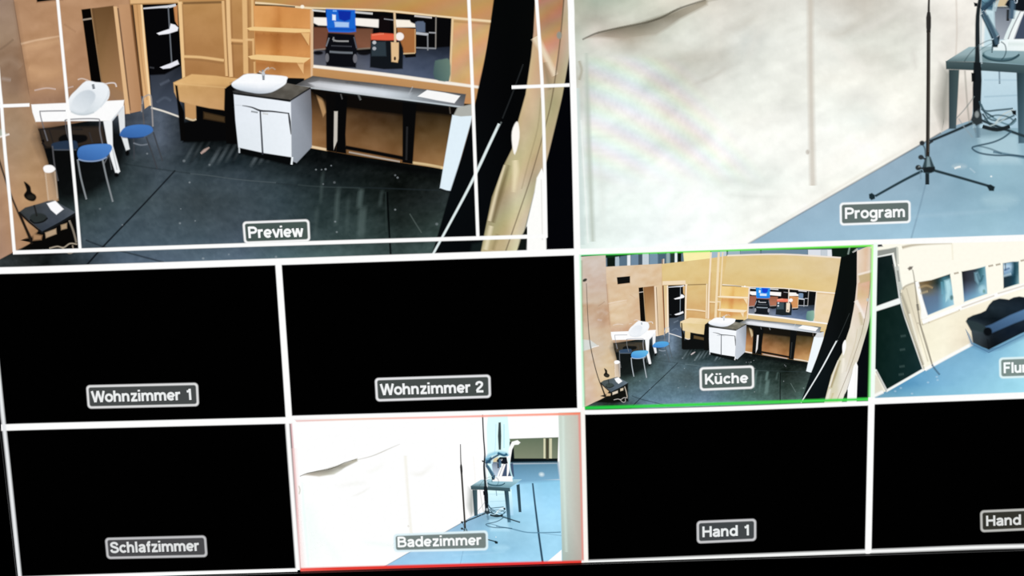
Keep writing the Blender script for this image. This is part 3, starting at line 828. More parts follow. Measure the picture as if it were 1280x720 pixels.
    a.poly([(96, 112), (108, 101), (120, 102.5), (131.5, 104), (137, 112), (136, 123), (126, 134), (118, 140.5), (106, 143.5), (94, 142), (85.5, 135), (85, 127), (89, 119)],
           grid_col([84, 110, 137], [100, 120, 144], [[(240, 244, 248), (244, 247, 250), (236, 241, 246)], [(244, 247, 250), (228, 234, 239), (238, 243, 247)], [(220, 228, 234), (208, 217, 223), (232, 240, 244)]]), 1.1, fine=4, sm=3)
    a.poly([(91, 126), (96, 119), (104, 113.5), (113, 112.5), (119, 117), (119, 124), (112, 134), (104, 140), (96, 139), (90.5, 133)],
           grid_col([90, 119], [112, 140], [[(214, 222, 229), (200, 209, 217)], [(230, 236, 241), (218, 226, 232)]]), 1.6, sm=3)
    a.line([(89, 139), (97, 142.5), (108, 143), (118, 140)], 1.8, (190, 200, 206), 1.4, .8)
    a.line([(126, 134), (134, 122), (136.5, 113)], 1.5, (206, 214, 220), 1.4, .7)
    a.line([(116.5, 105), (117.8, 111)], 3.2, (126, 132, 138), 1.1)
    a.line([(97.5, 99.4), (103, 98), (111, 100.5)], 1.3, (222, 206, 196), 1.1)
    a.line([(131, 105), (138, 103.5), (144, 104), (146, 108.5)], 1.5, (224, 216, 214), 1.1)
    a = K('chair', 'dark blue metal chair half hidden under the dining table')
    a.line([(82.5, 138.2), (54, 138.8), (50.5, 140.5), (54, 156), (60, 176)], 1.4, (112, 112, 118), 1.1)
    a.line([(48, 161.5), (66, 160.8), (104, 161.5)], 1.8, (34, 32, 32), 1.4)
    a.line([(62, 162), (68, 182)], 1.2, (30, 30, 32), 1.2)
    a.poly([(52, 175), (55.5, 174), (56, 177.5), (54, 178)], (14, 12, 12), 1)
    a.line([(53, 178), (58, 184)], 2, (26, 24, 26), 1.4)
    a.poly([(74, 172), (82, 167.5), (96, 168), (108, 169), (108, 176), (90, 180), (76, 178)], (12, 12, 13), 1.6, sm=3)
    a.poly([(65, 180), (76, 176.5), (94, 175.6), (97.5, 181), (96, 186), (70, 187.2)], (40, 56, 78), 1.3, sm=3)
    a.line([(67, 187), (96, 187)], 1.4, (90, 96, 104), 1.2, .8)
    a.line([(66, 182), (68.5, 205), (73, 226)], 1.5, (92, 92, 96), 1.2)
    a = K('chair', 'blue seated metal chair nearest the camera at the dining table')
    a.line([(82, 151), (84, 149.4), (104, 148.2), (121, 148.4), (125, 150.6), (125.2, 163), (128.6, 180)], 1.5, (118, 118, 124), 1.1)
    a.line([(82, 150), (84, 166), (90, 183)], 1.3, (96, 96, 100), 1.1)
    a.line([(112, 165), (116, 178)], 1.5, (54, 52, 54), 1.2)
    a.line([(97.5, 199), (101.5, 222), (108.5, 249)], 2, (136, 142, 146), 1.1)
    a.line([(128.6, 199), (133.6, 222), (141.4, 252)], 2, (136, 142, 146), 1.1)
    a.line([(130, 205), (136, 194)], 1.2, (120, 124, 128), 1.1, .8)
    a.line([(136, 190), (140, 212)], 1.2, (110, 114, 118), 1.1, .6)
    a.poly([(97, 192), (99, 185), (106, 181.5), (120, 179.8), (135, 179.6), (140, 182), (140, 187), (134, 195), (126, 199), (112, 200.6), (100, 199)],
           grid_col([97, 140], [180, 200], [[(76, 130, 200), (84, 138, 208)], [(54, 100, 166), (66, 120, 190)]]), 1.2, sm=3)
    a.line([(98, 198.6), (106, 200.8), (117, 201.2), (127, 199.4), (134, 196)], 1.6, (140, 164, 200), 1.1)
    a = K('chair', 'blue seated metal chair on the right side of the dining table')
    a.line([(177.5, 140), (179, 124), (183, 119.6), (187, 118.5), (189.5, 124), (191.5, 158)], 1.7, (166, 160, 158), 1.1, .85)
    a.line([(178, 130), (180.6, 157)], 1.4, (96, 92, 92), 1.1)
    a.line([(167.4, 172), (168.2, 199)], 1.7, (64, 68, 74), 1.1)
    a.line([(183, 171), (190, 190), (197, 211)], 1.8, (64, 68, 74), 1.1)
    a.line([(192, 165), (198, 184), (203.6, 201)], 1.8, (66, 70, 76), 1.1)
    a.line([(167, 178.4), (176, 181), (185, 180)], 1.5, (130, 138, 148), 1.1, .8)
    a.poly([(150, 167.5), (155, 160), (163, 156.8), (174, 155.4), (186, 156.4), (191, 160), (190.4, 165), (179, 171), (166, 172), (154, 171.4)],
           grid_col([150, 191], [155, 172], [[(72, 128, 200), (68, 122, 194)], [(52, 96, 162), (62, 114, 182)]]), 1.2, sm=3)
    a.line([(153, 171.4), (166, 172.4), (180, 171)], 1.2, (28, 54, 100), 1.1, .8)

    # work corner at the lower left
    a = K('side_table', 'small dark side table in the lower left corner of the kitchen set')
    a.poly([(26, 300), (40, 296), (54, 284), (95, 266), (97, 290), (100, 314), (60, 318), (18, 316), (26, 311), (40, 303)], (10, 9, 8), 2.5)
    a.poly([(24, 265), (32, 259), (50, 254), (66, 249), (80, 257), (95, 265), (76, 277), (53, 289.5), (38, 277)],
           noisy(grid_col([24, 60, 95], [250, 288], [[(62, 64, 62), (72, 78, 84), (84, 92, 98)], [(52, 58, 62), (60, 68, 80), (74, 82, 96)]]), 10, 8, 6), 1.2, fine=6)
    a.line([(24, 265), (38, 278), (53, 290.5), (76, 278.5), (95, 267)], 2.8, (22, 24, 26), 1.2, sm=0)
    a.line([(25.5, 267), (33, 286), (40.5, 305)], 3, (30, 24, 20), 1.4)
    a.poly([(42, 292), (53, 294), (52, 299), (42, 300)], (170, 132, 96), 2)
    a.poly([(57, 290.5), (70.5, 285.4), (71, 292), (58, 297)], (184, 158, 128), 1.4)
    a.poly([(76.5, 281), (84, 278.6), (84, 285), (77, 287)], (176, 150, 118), 1.4)
    a.line([(87, 275), (92, 288), (96, 303)], 2.2, (140, 130, 116), 1.2)
    a.line([(62, 310), (72, 307.6), (80, 309), (88, 304), (97, 305)], 1.3, (196, 182, 160), 1.2)
    a.line([(78, 309), (86, 316), (92, 314), (91, 306)], 1.2, (180, 166, 146), 1.2)
    a = K('desk_lamp', 'black desk lamp on the small side table')
    a.dot(48.5, 272, 11, 6, (46, 52, 52), 1.5)
    a.line([(38, 274), (44, 278.4), (54, 276.6), (60, 272)], 1.8, (14, 14, 14), 1.2)
    a.line([(43, 256), (45, 263), (46.4, 270)], 2, (34, 34, 34), 1.2)
    a.poly([(30.5, 227), (34, 228.4), (38.5, 233), (39.8, 239.5), (44.5, 243), (46, 247), (43, 251), (37, 250.6), (32, 247.4), (30.4, 243), (33.4, 238), (32.4, 233)], (16, 14, 12), 1.3, sm=3)
    a.dot(39, 246, 5, 3, (54, 50, 42), 2, .5)
    a = K('note_block', 'white note block on the small side table')
    a.poly([(59, 254), (69.6, 250.6), (80, 261), (71, 268), (64, 262)], (250, 250, 252), 1.1)
    a = K('paper_roll', 'upright clear tube with a white cap behind the side table')
    a.poly([(56, 213), (69.5, 213), (73.6, 250), (61, 251)], (206, 172, 138), 1.6, .5)
    a.line([(57, 214), (61, 250)], 1.4, (224, 206, 184), 1.4, .6)
    a.line([(69, 214), (72.6, 248)], 1.4, (222, 204, 184), 1.4, .6)
    a.poly([(54.5, 210), (57, 206.6), (64, 206), (68.4, 208.6), (69.4, 212), (64, 215.4), (57, 215)], (252, 250, 250), 1.2, sm=3)
    return back, KIT

# ------------------------------------------------------------------ the bathroom set (Program pane; the same camera fills the small bathroom pane)
g2 = rmap(P_BA, P_PRO)


def bathroom(ripple):
    BATH = []


    def G(name, label=None):
        a = Art(name, label)
        BATH.append(a)
        return a


    pap = grid_col([722, 745, 790, 830, 860, 900, 930, 1000, 1040, 1080, 1120, 1160, 1195, 1225], [-120, 0, 25, 50, 75, 100, 125, 150, 175, 200, 225, 250, 300], [
        [(232, 232, 226)] * 14,
        [(170, 172, 150), (156, 166, 146), (192, 196, 176), (214, 208, 190), (206, 196, 178), (214, 206, 192), (210, 204, 192), (214, 210, 200), (204, 196, 184), (192, 182, 168), (204, 198, 186), (220, 214, 204), (230, 222, 212), (232, 224, 214)],
        [(196, 194, 176), (186, 180, 164), (206, 204, 188), (190, 188, 170), (212, 210, 196), (220, 214, 202), (208, 204, 192), (220, 218, 208), (212, 208, 198), (196, 190, 178), (206, 202, 190), (222, 216, 206), (228, 220, 210), (232, 224, 214)],
        [(190, 194, 178), (216, 204, 192), (176, 164, 144), (204, 204, 190), (222, 222, 210), (216, 212, 200), (206, 206, 198), (220, 218, 208), (220, 218, 208), (206, 204, 192), (206, 204, 192), (222, 218, 208), (226, 218, 208), (230, 222, 212)],
        [(206, 208, 196), (206, 212, 200), (212, 214, 204), (206, 206, 190), (196, 192, 178), (204, 200, 188), (216, 216, 206), (224, 222, 212), (230, 228, 218), (224, 220, 208), (208, 206, 194), (222, 218, 208), (222, 212, 202), (226, 216, 206)],
        [(188, 184, 170), (208, 212, 202), (212, 218, 212), (206, 206, 196), (204, 202, 190), (220, 218, 208), (222, 222, 212), (228, 226, 216), (238, 234, 222), (240, 236, 224), (232, 228, 216), (226, 222, 210), (216, 206, 194), (222, 212, 202)],
        [(204, 206, 196), (216, 222, 214), (220, 226, 222), (218, 218, 208), (226, 224, 214), (226, 226, 216), (228, 228, 218), (232, 230, 220), (232, 232, 222), (236, 234, 224), (236, 232, 220), (226, 222, 210), (208, 192, 180), (216, 204, 194)],
        [(214, 216, 210), (224, 228, 220), (228, 232, 228), (232, 230, 220), (222, 220, 210), (232, 232, 222), (236, 234, 224), (236, 234, 226), (236, 236, 228), (228, 230, 222), (240, 236, 226), (232, 226, 216), (206, 190, 178), (214, 200, 190)],
        [(216, 222, 216), (228, 232, 226), (232, 236, 232), (230, 230, 222), (222, 220, 212), (240, 240, 232), (242, 240, 232), (240, 238, 230), (244, 242, 234), (246, 244, 234), (242, 238, 228), (234, 224, 212), (220, 206, 194), (214, 202, 192)],
        [(218, 226, 220), (230, 236, 230), (236, 240, 236), (236, 240, 234), (234, 236, 230), (246, 248, 240), (240, 242, 234), (242, 240, 232), (248, 246, 238), (250, 248, 238), (244, 240, 230), (236, 228, 216), (220, 206, 194), (214, 202, 192)],
        [(212, 224, 218), (228, 236, 230), (234, 240, 236), (240, 244, 240), (246, 250, 244), (226, 232, 224), (222, 228, 220), (242, 242, 234), (250, 248, 238), (246, 244, 234), (240, 236, 226), (236, 228, 216), (220, 206, 194), (214, 202, 192)],
        [(210, 224, 218), (226, 236, 230), (234, 242, 236), (240, 246, 242), (246, 250, 246), (238, 242, 236), (240, 242, 234), (246, 244, 236), (246, 242, 232), (240, 236, 226), (240, 236, 226), (236, 228, 216), (220, 206, 194), (214, 202, 192)],
        [(208, 224, 218), (226, 236, 230), (236, 244, 240), (244, 250, 248), (250, 252, 250), (250, 252, 248), (248, 248, 240), (244, 242, 234), (246, 242, 232), (240, 236, 226), (240, 236, 226), (236, 228, 216), (220, 206, 194), (214, 202, 192)]])


    crease = noisy(noisy(noisy(pap, 15, 44, 26, .9), 11, 17, 12, .7, (1, 1, .95)), 5, 7, 6, -.5)


    def paper(x, y):
        c = crease(x, y)
        if not ripple:
            c = tuple(max(q, 206.0) for q in c)
        e = 5 + 8 * max(0.0, min(1.0, (x - 880) / 150)) * max(0.0, min(1.0, (200 - y) / 120))
        c = (c[0] + e, c[1] + e + 3, c[2] + e + 3)
        k = max(0.0, min(1.0, (y - 66) / 14)) * max(0.0, min(1.0, (236 - y) / 40)) * max(0.0, min(1.0, (732 + .9 * (y - 60) * .8 + 118 - x) / 50)) * min(1, max(0, (x - 728) / 10))
        ph = (y - 0.30 * (x - 725) - 0.0016 * (x - 725) ** 2) / 31.0 * 2 * math.pi
        d = 6.5 * k if ripple else 0
        s = [math.sin(ph + o) for o in (2.2, 0.2, -2.0)]
        tex = 2.5 * (k if ripple else 0) * math.sin(y * 2.6 + x * .1)
        return tuple(c[i] + d * s[i] + tex for i in range(3))


    bback = Art('camera_pane')
    bback.poly([(690, -160), (1500, -160), (1500, 310), (700, 320)], (236, 240, 238), 0)
    bflo = noisy(grid_col([930, 1000, 1060, 1120, 1160, 1200, 1240, 1280, 1380, 1460], [60, 130, 160, 200, 240, 270, 305], [
        [(170, 200, 214)] * 7 + [(160, 196, 216), (130, 176, 200), (140, 186, 208)],
        [(150, 180, 200)] * 6 + [(172, 206, 226), (176, 208, 226), (154, 196, 220), (150, 192, 216)],
        [(140, 168, 190)] * 5 + [(132, 158, 178), (120, 146, 160), (140, 176, 194), (160, 200, 222), (156, 196, 218)],
        [(146, 168, 192), (146, 168, 192), (146, 168, 192), (144, 168, 190), (140, 168, 190), (132, 166, 188), (148, 186, 204), (146, 180, 198), (158, 196, 216), (158, 196, 216)],
        [(146, 170, 194), (146, 170, 194), (146, 172, 194), (144, 172, 194), (140, 170, 192), (132, 166, 188), (138, 174, 194), (138, 174, 194), (154, 192, 212), (156, 194, 214)],
        [(146, 172, 196), (148, 176, 200), (150, 180, 204), (150, 184, 208), (144, 180, 204), (142, 178, 200), (146, 184, 204), (142, 180, 202), (156, 194, 214), (158, 198, 216)],
        [(142, 172, 198), (148, 180, 206), (154, 188, 212), (158, 194, 218), (156, 194, 218), (156, 194, 216), (160, 198, 218), (160, 196, 218), (162, 200, 218), (164, 204, 220)]]), 7, 16, 9)
    bback.poly([(1100, 60), (1500, 60), (1500, 320), (900, 320)], shift(bflo, 0, 8, 8), 0, fine=11)
    bback.line([(1158, 226), (1150, 258), (1139, 298)], 1.6, (104, 138, 164), 1.6, .7)
    bback.line([(1120, 272), (1180, 268), (1260, 262)], 3, (176, 210, 228), 4, .4)
    bback.poly([(1224, 172), (1272, 168), (1276, 204), (1226, 204)], (172, 208, 222), 5, .8)
    bback.dot(1250, 250, 22, 8, (160, 200, 216), 7, .7)
    bback.dot(1199, 208, 9, 3, (166, 196, 210), 3, .8)
    bback.line([(1193, 210.6), (1197, 209), (1201, 208.4)], 2.2, (236, 242, 240), 1.2)
    bback.dot(1239, 220.5, 1.2, 1, (230, 240, 244), 1)
    bback.line([(1212, 210), (1219, 216)], 1.4, (186, 212, 224), 1.4, .7)
    bback.poly(g2([(683, 703), (702, 687), (702, 706)]), (252, 254, 253), 1.5)

    a = G('back_room', 'bright floor and low beige cupboards behind the bathroom set')
    a.poly([(1216, 86), (1290, 86), (1290, 160), (1216, 160)], grid_col([1216, 1250, 1290], [86, 100, 120, 150], [[(196, 224, 236)] * 3, [(176, 208, 228), (168, 200, 224), (150, 186, 214)], [(160, 196, 214), (158, 194, 214), (150, 188, 212)], [(172, 208, 226), (176, 210, 228), (160, 198, 218)]]), 1)
    a.poly(g2([(608, 517), (637, 516), (640, 548), (640, 600), (610, 600)]), (196, 226, 236), 2)
    a.poly(g2([(634, 515), (702, 513), (700, 546), (637, 549)]), grid_col([1280, 1420], [-120, -60], [[(248, 244, 230), (248, 244, 232)], [(232, 226, 200), (236, 230, 206)]]), 2)
    a.poly(g2([(637, 548.5), (698, 546.5), (697, 578), (640, 578)]), grid_col([1290, 1420], [-60, 0], [[(96, 106, 82), (92, 102, 80)], [(128, 130, 104), (122, 126, 102)]]), 1.5)
    a.poly(g2([(637, 573), (697, 573), (697, 578.5), (638, 579)]), (8, 16, 20), 1.8)
    a.poly(g2([(637, 552), (642, 556), (643, 574), (637, 577)]), (10, 16, 20), 1.8)
    a.line(g2([(680.6, 548), (680.6, 573)]), 5, (206, 196, 160), 1.5)
    a.line(g2([(684.2, 548), (684.2, 574)]), 7, (70, 66, 48), 1.8)
    a.line(g2([(688.2, 548), (688.2, 573)]), 7, (200, 190, 154), 1.6)
    a.poly(g2([(636, 579), (698, 578), (701, 600), (650, 604), (636, 600)]), grid_col([1290, 1420], [0, 20, 60], [[(86, 124, 142), (90, 126, 144)], [(84, 124, 146), (92, 132, 152)], [(112, 156, 182), (118, 162, 186)]]), 7)
    a.dot(*g2([(677, 593)])[0], 6, 5, (206, 228, 240), 5, .7)
    a.line(g2([(665.8, 604), (669, 632), (674, 672), (678.5, 704)]), [4, 5, 5.5], (36, 62, 80), 2)
    a.line(g2([(620, 657.5), (640, 661), (660, 665.5), (690, 665.5), (701, 665)]), 2.6, (78, 120, 142), 1.8)
    a.line(g2([(676, 666), (690, 668), (702, 669.5)]), 2, (110, 146, 164), 1.8, .8)
    a.poly([(1245, 0), (1262, -6), (1258, 8), (1245, 9)], (214, 190, 146), 2)
    a.poly([(1243, 9), (1266, 9), (1266, 16), (1262, 50), (1243, 49)], grid_col([1243, 1266], [9, 50], [[(112, 122, 136), (106, 116, 130)], [(168, 178, 190), (156, 166, 180)]]), 1.5)
    a.poly([(1276, 14), (1300, 12), (1300, 50), (1264, 50)], (64, 78, 102), 1.5)
    a.line([(1245, 9.3), (1262, 9.3)], 1.6, (70, 72, 76), 1.2)
    a.line([(1249, 87), (1249.5, 105)], 2, (120, 146, 162), 1.2)
    a.line([(1230, 100), (1272, 100)], 1.2, (150, 186, 206), 1.6, .8)
    a.line([(1230, 121), (1272, 119)], 1.4, (140, 178, 198), 1.6, .8)

    a = G('paper_wall', 'creased pale paper wall that fills most of the bathroom picture')
    a.poly(g2([(360, 515), (612, 508)]) + [(1222, -20), (1223, 60), (1215, 150), (1190, 158), (1153.5, 178.5), (1100, 210), (1000, 267), (935, 305), (700, 316), (690, 100)], paper, 1.2, fine=6)
    a.poly([(728.5, 49), (748, 40.8), (772, 35), (801, 29.6), (830, 20), (852, 10), (884, -2), (884, 6), (850, 24), (836, 34), (820, 44), (780, 50), (750, 47)],
           grid_col([728, 760, 800, 830, 880], [0, 20, 30, 38, 50], [[(150, 138, 112)] * 5, [(150, 138, 112), (150, 138, 112), (140, 128, 104), (110, 100, 78), (190, 180, 160)], [(130, 120, 96), (130, 116, 92), (88, 80, 60), (160, 152, 134), (200, 192, 176)], [(190, 178, 160), (120, 106, 86), (140, 130, 108), (180, 174, 156), (206, 200, 184)], [(206, 196, 182), (186, 168, 148), (190, 180, 160), (204, 200, 184), (212, 206, 192)]]), 3, .85, fine=5)
    a.line([(728, 49.5), (736, 45.5), (748, 40.8), (772, 35.4), (801, 29.6), (816, 25.6), (830, 20.4), (842, 14), (856, 8), (882, 0)], [1.6, 2, 2.4, 1.4], (62, 56, 42), 1.4, .85)
    a.line(g2([(383, 592), (402, 588), (425, 581), (432, 577)]), [2, 4, 1], (120, 112, 88), 2, .4)
    a.line(g2([(440, 576), (465, 570), (486, 561), (500, 555)]), [1.5, 2.4, 1], (150, 140, 116), 2, .7)
    a.line(g2([(525.5, 528), (525.7, 543)]), 5, (200, 200, 186), 2, .8)
    a.line([(1013, -10), (1013, 60), (1014, 130), (1015, 190), (1016, 232)], [7.5, 7, 7.5], (204, 194, 178), 3.4, .75)
    a.line([(1010.5, 20), (1011, 120), (1013, 220)], 1.2, (226, 222, 210), 1.6, .7)
    a.dot(1009.5, 190, 2.4, 3, (186, 176, 162), 1.6, .7)
    for pts, wd, c, al in (([(1090, 10), (1060, 38), (1040, 44), (1018, 40)], 9, (192, 184, 168), .5), ([(1018, 40), (1045, 60), (1075, 84), (1110, 88)], 9, (240, 236, 226), .6),
                           ([(1140, 4), (1100, 26), (1064, 46)], 7, (232, 228, 218), .6), ([(1060, 60), (1090, 72), (1120, 66)], 12, (202, 198, 186), .45), ([(1140, 60), (1146, 90)], 5, (208, 204, 194), .6),
                           ([(905, 40), (930, 30), (960, 8)], 8, (196, 190, 176), .45), ([(960, 4), (944, 50), (930, 90)], 8, (228, 226, 216), .5), ([(790, 55), (835, 60), (872, 44)], 10, (226, 224, 212), .5),
                           ([(820, 80), (870, 70), (912, 66)], 9, (190, 184, 170), .4), ([(860, 108), (890, 96), (916, 78)], 4, (186, 180, 166), .5), ([(850, 190), (870, 178), (892, 180)], 10, (222, 220, 212), .5),
                           ([(888, 228), (920, 226), (950, 232), (990, 238)], 8, (214, 220, 212), .6), ([(900, 242), (940, 246), (985, 244)], 5, (206, 212, 204), .5), ([(830, 300), (850, 260), (880, 230)], 14, (252, 253, 250), .7),
                           ([(750, 260), (770, 240), (800, 232)], 5, (244, 250, 246), .6), ([(745, 160), (752, 230), (756, 300)], 6, (220, 228, 220), .5), ([(1040, 130), (1075, 118), (1110, 140)], 12, (226, 224, 216), .5),
                           ([(1018, 226), (1060, 190), (1120, 150)], 14, (252, 248, 238), .5), ([(940, 300), (1010, 258), (1090, 210), (1150, 176)], 3, (222, 214, 198), .5), ([(980, 130), (960, 150), (930, 160)], 7, (244, 244, 236), .5)):
        a.line(pts, wd, c, wd * .9, al, sm=4, fade=.7)
    a.line([(733, 66), (735, 150), (738, 230), (741, 302)], [3, 6, 6, 5], (184, 196, 182), 3, .75)
    a.line([(726, 150), (731, 230), (735, 304)], 1.6, (244, 250, 246), 1.4, .8)
    a.line([(721, 110), (724, 200), (728, 306)], 6, (206, 224, 220), 2.5, .8)
    a.line([(724, 76), (727, 88), (724, 100)], 3, (170, 164, 140), 2, .7)
    a.line([(1195, -8), (1196, 40), (1194, 80)], 1.8, (206, 194, 180), 1.6, .7)
    a.line([(1206, 88), (1209, 130), (1212, 156)], 1.8, (150, 148, 136), 1.6, .8)
    a.poly([(1178, 84), (1192, 88), (1187, 150), (1178, 162), (1171, 130)], (132, 134, 124), 10, .75)
    a.line([(935, 304.6), (1000, 267.4), (1075, 224), (1153, 179.6), (1176, 166)], [1.4, 2], (96, 92, 92), 1.6, .75)
    if not ripple:
        for pts, wd, al in (([(742, 120), (752, 190), (760, 300)], 26, .5), ([(760, 200), (800, 250), (830, 300)], 16, .35), ([(800, 150), (860, 200)], 14, .25), ([(880, 232), (930, 240), (990, 244)], 10, .4)):
            a.line(pts, wd, (176, 188, 178), wd * .9, al, fade=.6)
    a = G('curtain', 'grey green curtain edge at the right of the bathroom picture')
    a.poly(g2([(698, 515), (727, 514), (732, 710), (703, 712), (700, 600)]), grid_col([1410, 1430, 1450, 1470], [-120, 60, 300], [[(156, 168, 158), (160, 170, 156), (170, 168, 150), (182, 166, 148)]] * 2 + [[(138, 150, 138), (132, 140, 126), (150, 146, 130), (176, 150, 136)]]), 2)
    a.line(g2([(704, 520), (705, 600), (708, 690)]), 5, (176, 190, 176), 5, .5)

    a = G('table', 'grey green work table with straight legs beside the paper wall')
    tr, tf = g2([(652.5, 599)])[0], g2([(637.5, 609.5)])[0]
    a.poly([(1186, 87), (1199, 87), (1195, 161), (1186, 161)], grid_col([1185, 1199], [88, 160], [[(44, 62, 66), (66, 88, 90)], [(48, 68, 76), (74, 98, 106)]]), 1.2)
    a.poly([(1270.5, 87), (1282, 87), (1281.6, 179), (1273, 179)], grid_col([1270, 1282], [88, 170], [[(34, 52, 58), (52, 78, 88)], [(56, 88, 104), (80, 116, 134)]]), 1.2)
    a.poly(g2([(645.5, 606), (649.5, 605), (651.8, 640), (648.4, 640)]), (44, 66, 76), 1.2)
    a.poly([(1182, 77), (1196, 68), (1211, 58.6), (1240, 58), tr, tf, (1240, 77.6)], grid_col([1182, 1205, 1225, 1300], [58, 72, 78], [[(140, 168, 172), (158, 186, 192), (150, 186, 194), (156, 192, 200)], [(120, 146, 150), (156, 184, 190), (140, 172, 178), (140, 178, 186)], [(84, 112, 116), (108, 138, 144), (104, 136, 142), (112, 148, 156)]]), 1.1)
    a.poly([(1182, 76.4), (1230, 77.4), tf, (tf[0], tf[1] + 10.5), (1230, 88.4), (1182.6, 86.4)], grid_col([1182, 1280], [76, 88], [[(70, 92, 96), (78, 104, 110)], [(48, 68, 72), (56, 80, 86)]]), 1.1)
    a = G('desk_lamp_base', 'round grey lamp base with a bent white arm on the work table')
    a.dot(1251, 68.4, 23.5, 7.6, (74, 112, 122), 1.4)
    a.dot(1252, 66.6, 22, 6, (140, 176, 186), 1.4)
    a.line([(1228, 69), (1236, 74), (1250, 76.2), (1264, 74.6), (1274, 68)], 2, (34, 66, 78), 1.4)
    a.poly(g2([(633.5, 600), (634, 578), (636, 560), (640, 552), (647, 550), (650.5, 553), (648, 555.6), (643, 556), (640, 562), (638.4, 572), (636.4, 590)]), (252, 253, 254), 1.5)
    a.line(g2([(636, 572), (638, 588), (641, 598)]), 3, (188, 220, 232), 2)
    a.line(g2([(615, 580), (619, 560), (620, 530)]), 2, (176, 206, 216), 1.5)
    a.line(g2([(625, 596), (630, 580), (634, 570)]), 8, (246, 250, 252), 2)
    a = G('white_box', 'low white box lying on the work table')
    a.poly([(1241.5, 53.5), (1258, 49), (1295, 48.5), (1295, 64), (1241.5, 63)], grid_col([1241, 1290], [49, 63], [[(234, 248, 250), (250, 254, 254)], [(226, 242, 244), (240, 248, 246)]]), 1.2)
    a.line([(1260, 55), (1290, 55)], 4, (206, 226, 220), 3, .6)
    a.line([(1256.5, 49.5), (1262, 36), (1273.5, 13)], 4.4, (226, 242, 242), 1.1)
    a.line([(1263, 49.5), (1268, 36), (1278, 14)], 4.6, (240, 248, 248), 1.1)
    a.line([(1260, 49), (1265, 36), (1275.5, 14)], 1.2, (96, 104, 112), 1.1)
    a = G('camera', 'dark camera body hanging over the work table')
    a.poly([(1256, 6), (1259, 1), (1266, -6), (1284, -6), (1286, 12), (1278, 14.4), (1264, 12)], (18, 24, 32), 1.4)
    a.line([(1260, 12), (1259.6, 26)], 3.6, (40, 44, 48), 1.5)
    a.line([(1267.5, 0), (1268.4, 3.4), (1271, 3), (1271.4, -1)], 1.2, (214, 226, 238), 1)
    a = G('mic_arm', 'blue grey jointed microphone arm clamped to a stand over the table')
    a.poly([(1226, 0), (1243, -8), (1244, 3), (1240, 13), (1232, 12), (1226, 16)], (74, 118, 140), 2)
    a.line([(1227, -2), (1236, 6), (1242, 0)], 2.4, (24, 50, 76), 1.6)
    a.line([(1230, 13), (1238, 4), (1243, -4)], 2.4, (20, 44, 68), 1.6)
    a.line([(1229, 8), (1240, 8)], 2, (30, 60, 90), 1.6, .8)
    a.line([(1242, 2), (1242.6, 20), (1243.6, 38)], 1.6, (168, 196, 206), 1.2)
    a.poly([(1230, 18), (1240, 17), (1243, 34), (1240, 42), (1236, 30)], (184, 216, 226), 2)
    a.line([(1227, 18), (1234, 32), (1241, 48)], 3.4, (34, 62, 78), 1.4)
    a.line([(1231.5, 20), (1238, 32), (1246, 45)], 6.4, (82, 124, 144), 2)
    a.line([(1232, 18), (1247, 45)], 1.2, (150, 190, 204), 1.4, .7)
    a.poly([(1239.5, 50), (1247, 46), (1249.4, 44), (1249, 51), (1246.6, 59), (1240.5, 59)], (22, 40, 50), 1.3)
    a.line([(1240.4, 56), (1239.8, 66)], 1.3, (30, 54, 64), 1.2)
    a.line([(1251, 52), (1256, 56), (1257.4, 64), (1255, 71), (1251.5, 74.6)], 1.3, (40, 72, 84), 1.2, sm=3)
    a.line(g2([(607, 574), (612, 569), (622, 566), (632, 567), (635, 570)]), 9, (120, 178, 200), 5, .8)
    a.line(g2([(607, 579), (615, 573), (624, 568)]), 5, (44, 74, 96), 2.2)
    a.line(g2([(622, 566), (630, 569), (634, 567)]), 7, (38, 84, 108), 2.6)
    a.line(g2([(625, 574), (625, 584)]), 6, (70, 100, 124), 2.6)
    a.line(g2([(608, 580), (613, 588), (618, 598)]), 5, (62, 92, 112), 2)
    a.poly(g2([(623.2, 528), (626, 527.6), (626.6, 545), (626.2, 562), (623.4, 562), (622.4, 545)]), (52, 62, 62), 1.6)
    a.line(g2([(610, 521), (613, 540), (616, 560)]), 1.6, (186, 212, 220), 1.6, .8)
    a.line(g2([(630, 530), (630, 560)]), 2, (140, 196, 212), 1.8, .8)
    a = G('mic_stand', 'black tripod stand in front of the work table')
    a.line([(1218, 152.5), (1192, 164), (1162, 176.6)], [3.6, 3], (34, 48, 54), 1.3)
    a.line([(1226, 150), (1252, 160), (1284, 171.5), (1306, 179)], [3.4, 3.4], (40, 58, 66), 1.3)
    a.line(g2([(614, 658.5), (622, 662), (622.5, 663)]), .1, (40, 58, 66), 1)
    a.line([(1219, 140), (1216, 152), (1220, 166)], 2, (120, 140, 146), 1.4, .6)
    a.line([(1221, 152), (1222.4, 172)], 5, (96, 128, 146), 2.4, .9)
    a.line(g2([(603.2, 518), (604.4, 545), (606, 568)]) + [(1222, 20), (1221.8, 66), (1221, 90)], [3.4, 3.6, 5.6, 7], (30, 38, 42), 1.3)
    a.line([(1226.2, 16), (1226, 62), (1225.6, 84)], 1.6, (120, 160, 172), 1.4, .6)
    a.line([(1225, 55), (1226.5, 80)], 2.4, (206, 224, 230), 1.6, .6)
    a.poly([(1217, 78), (1226, 78), (1227, 100), (1225.6, 132), (1224.6, 146), (1216, 146), (1215.6, 110)], (22, 28, 32), 1.3)
    a.poly([(1214, 91), (1219, 91), (1219, 102), (1214.4, 102)], (14, 18, 20), 1.1)
    a.poly([(1217, 3), (1222, 4), (1222, 8), (1218, 8)], (20, 24, 28), 1.1)
    a.poly([(1213, 150), (1217, 141), (1223, 136), (1227, 142), (1228, 154), (1220, 157)], (46, 56, 60), 1.6)
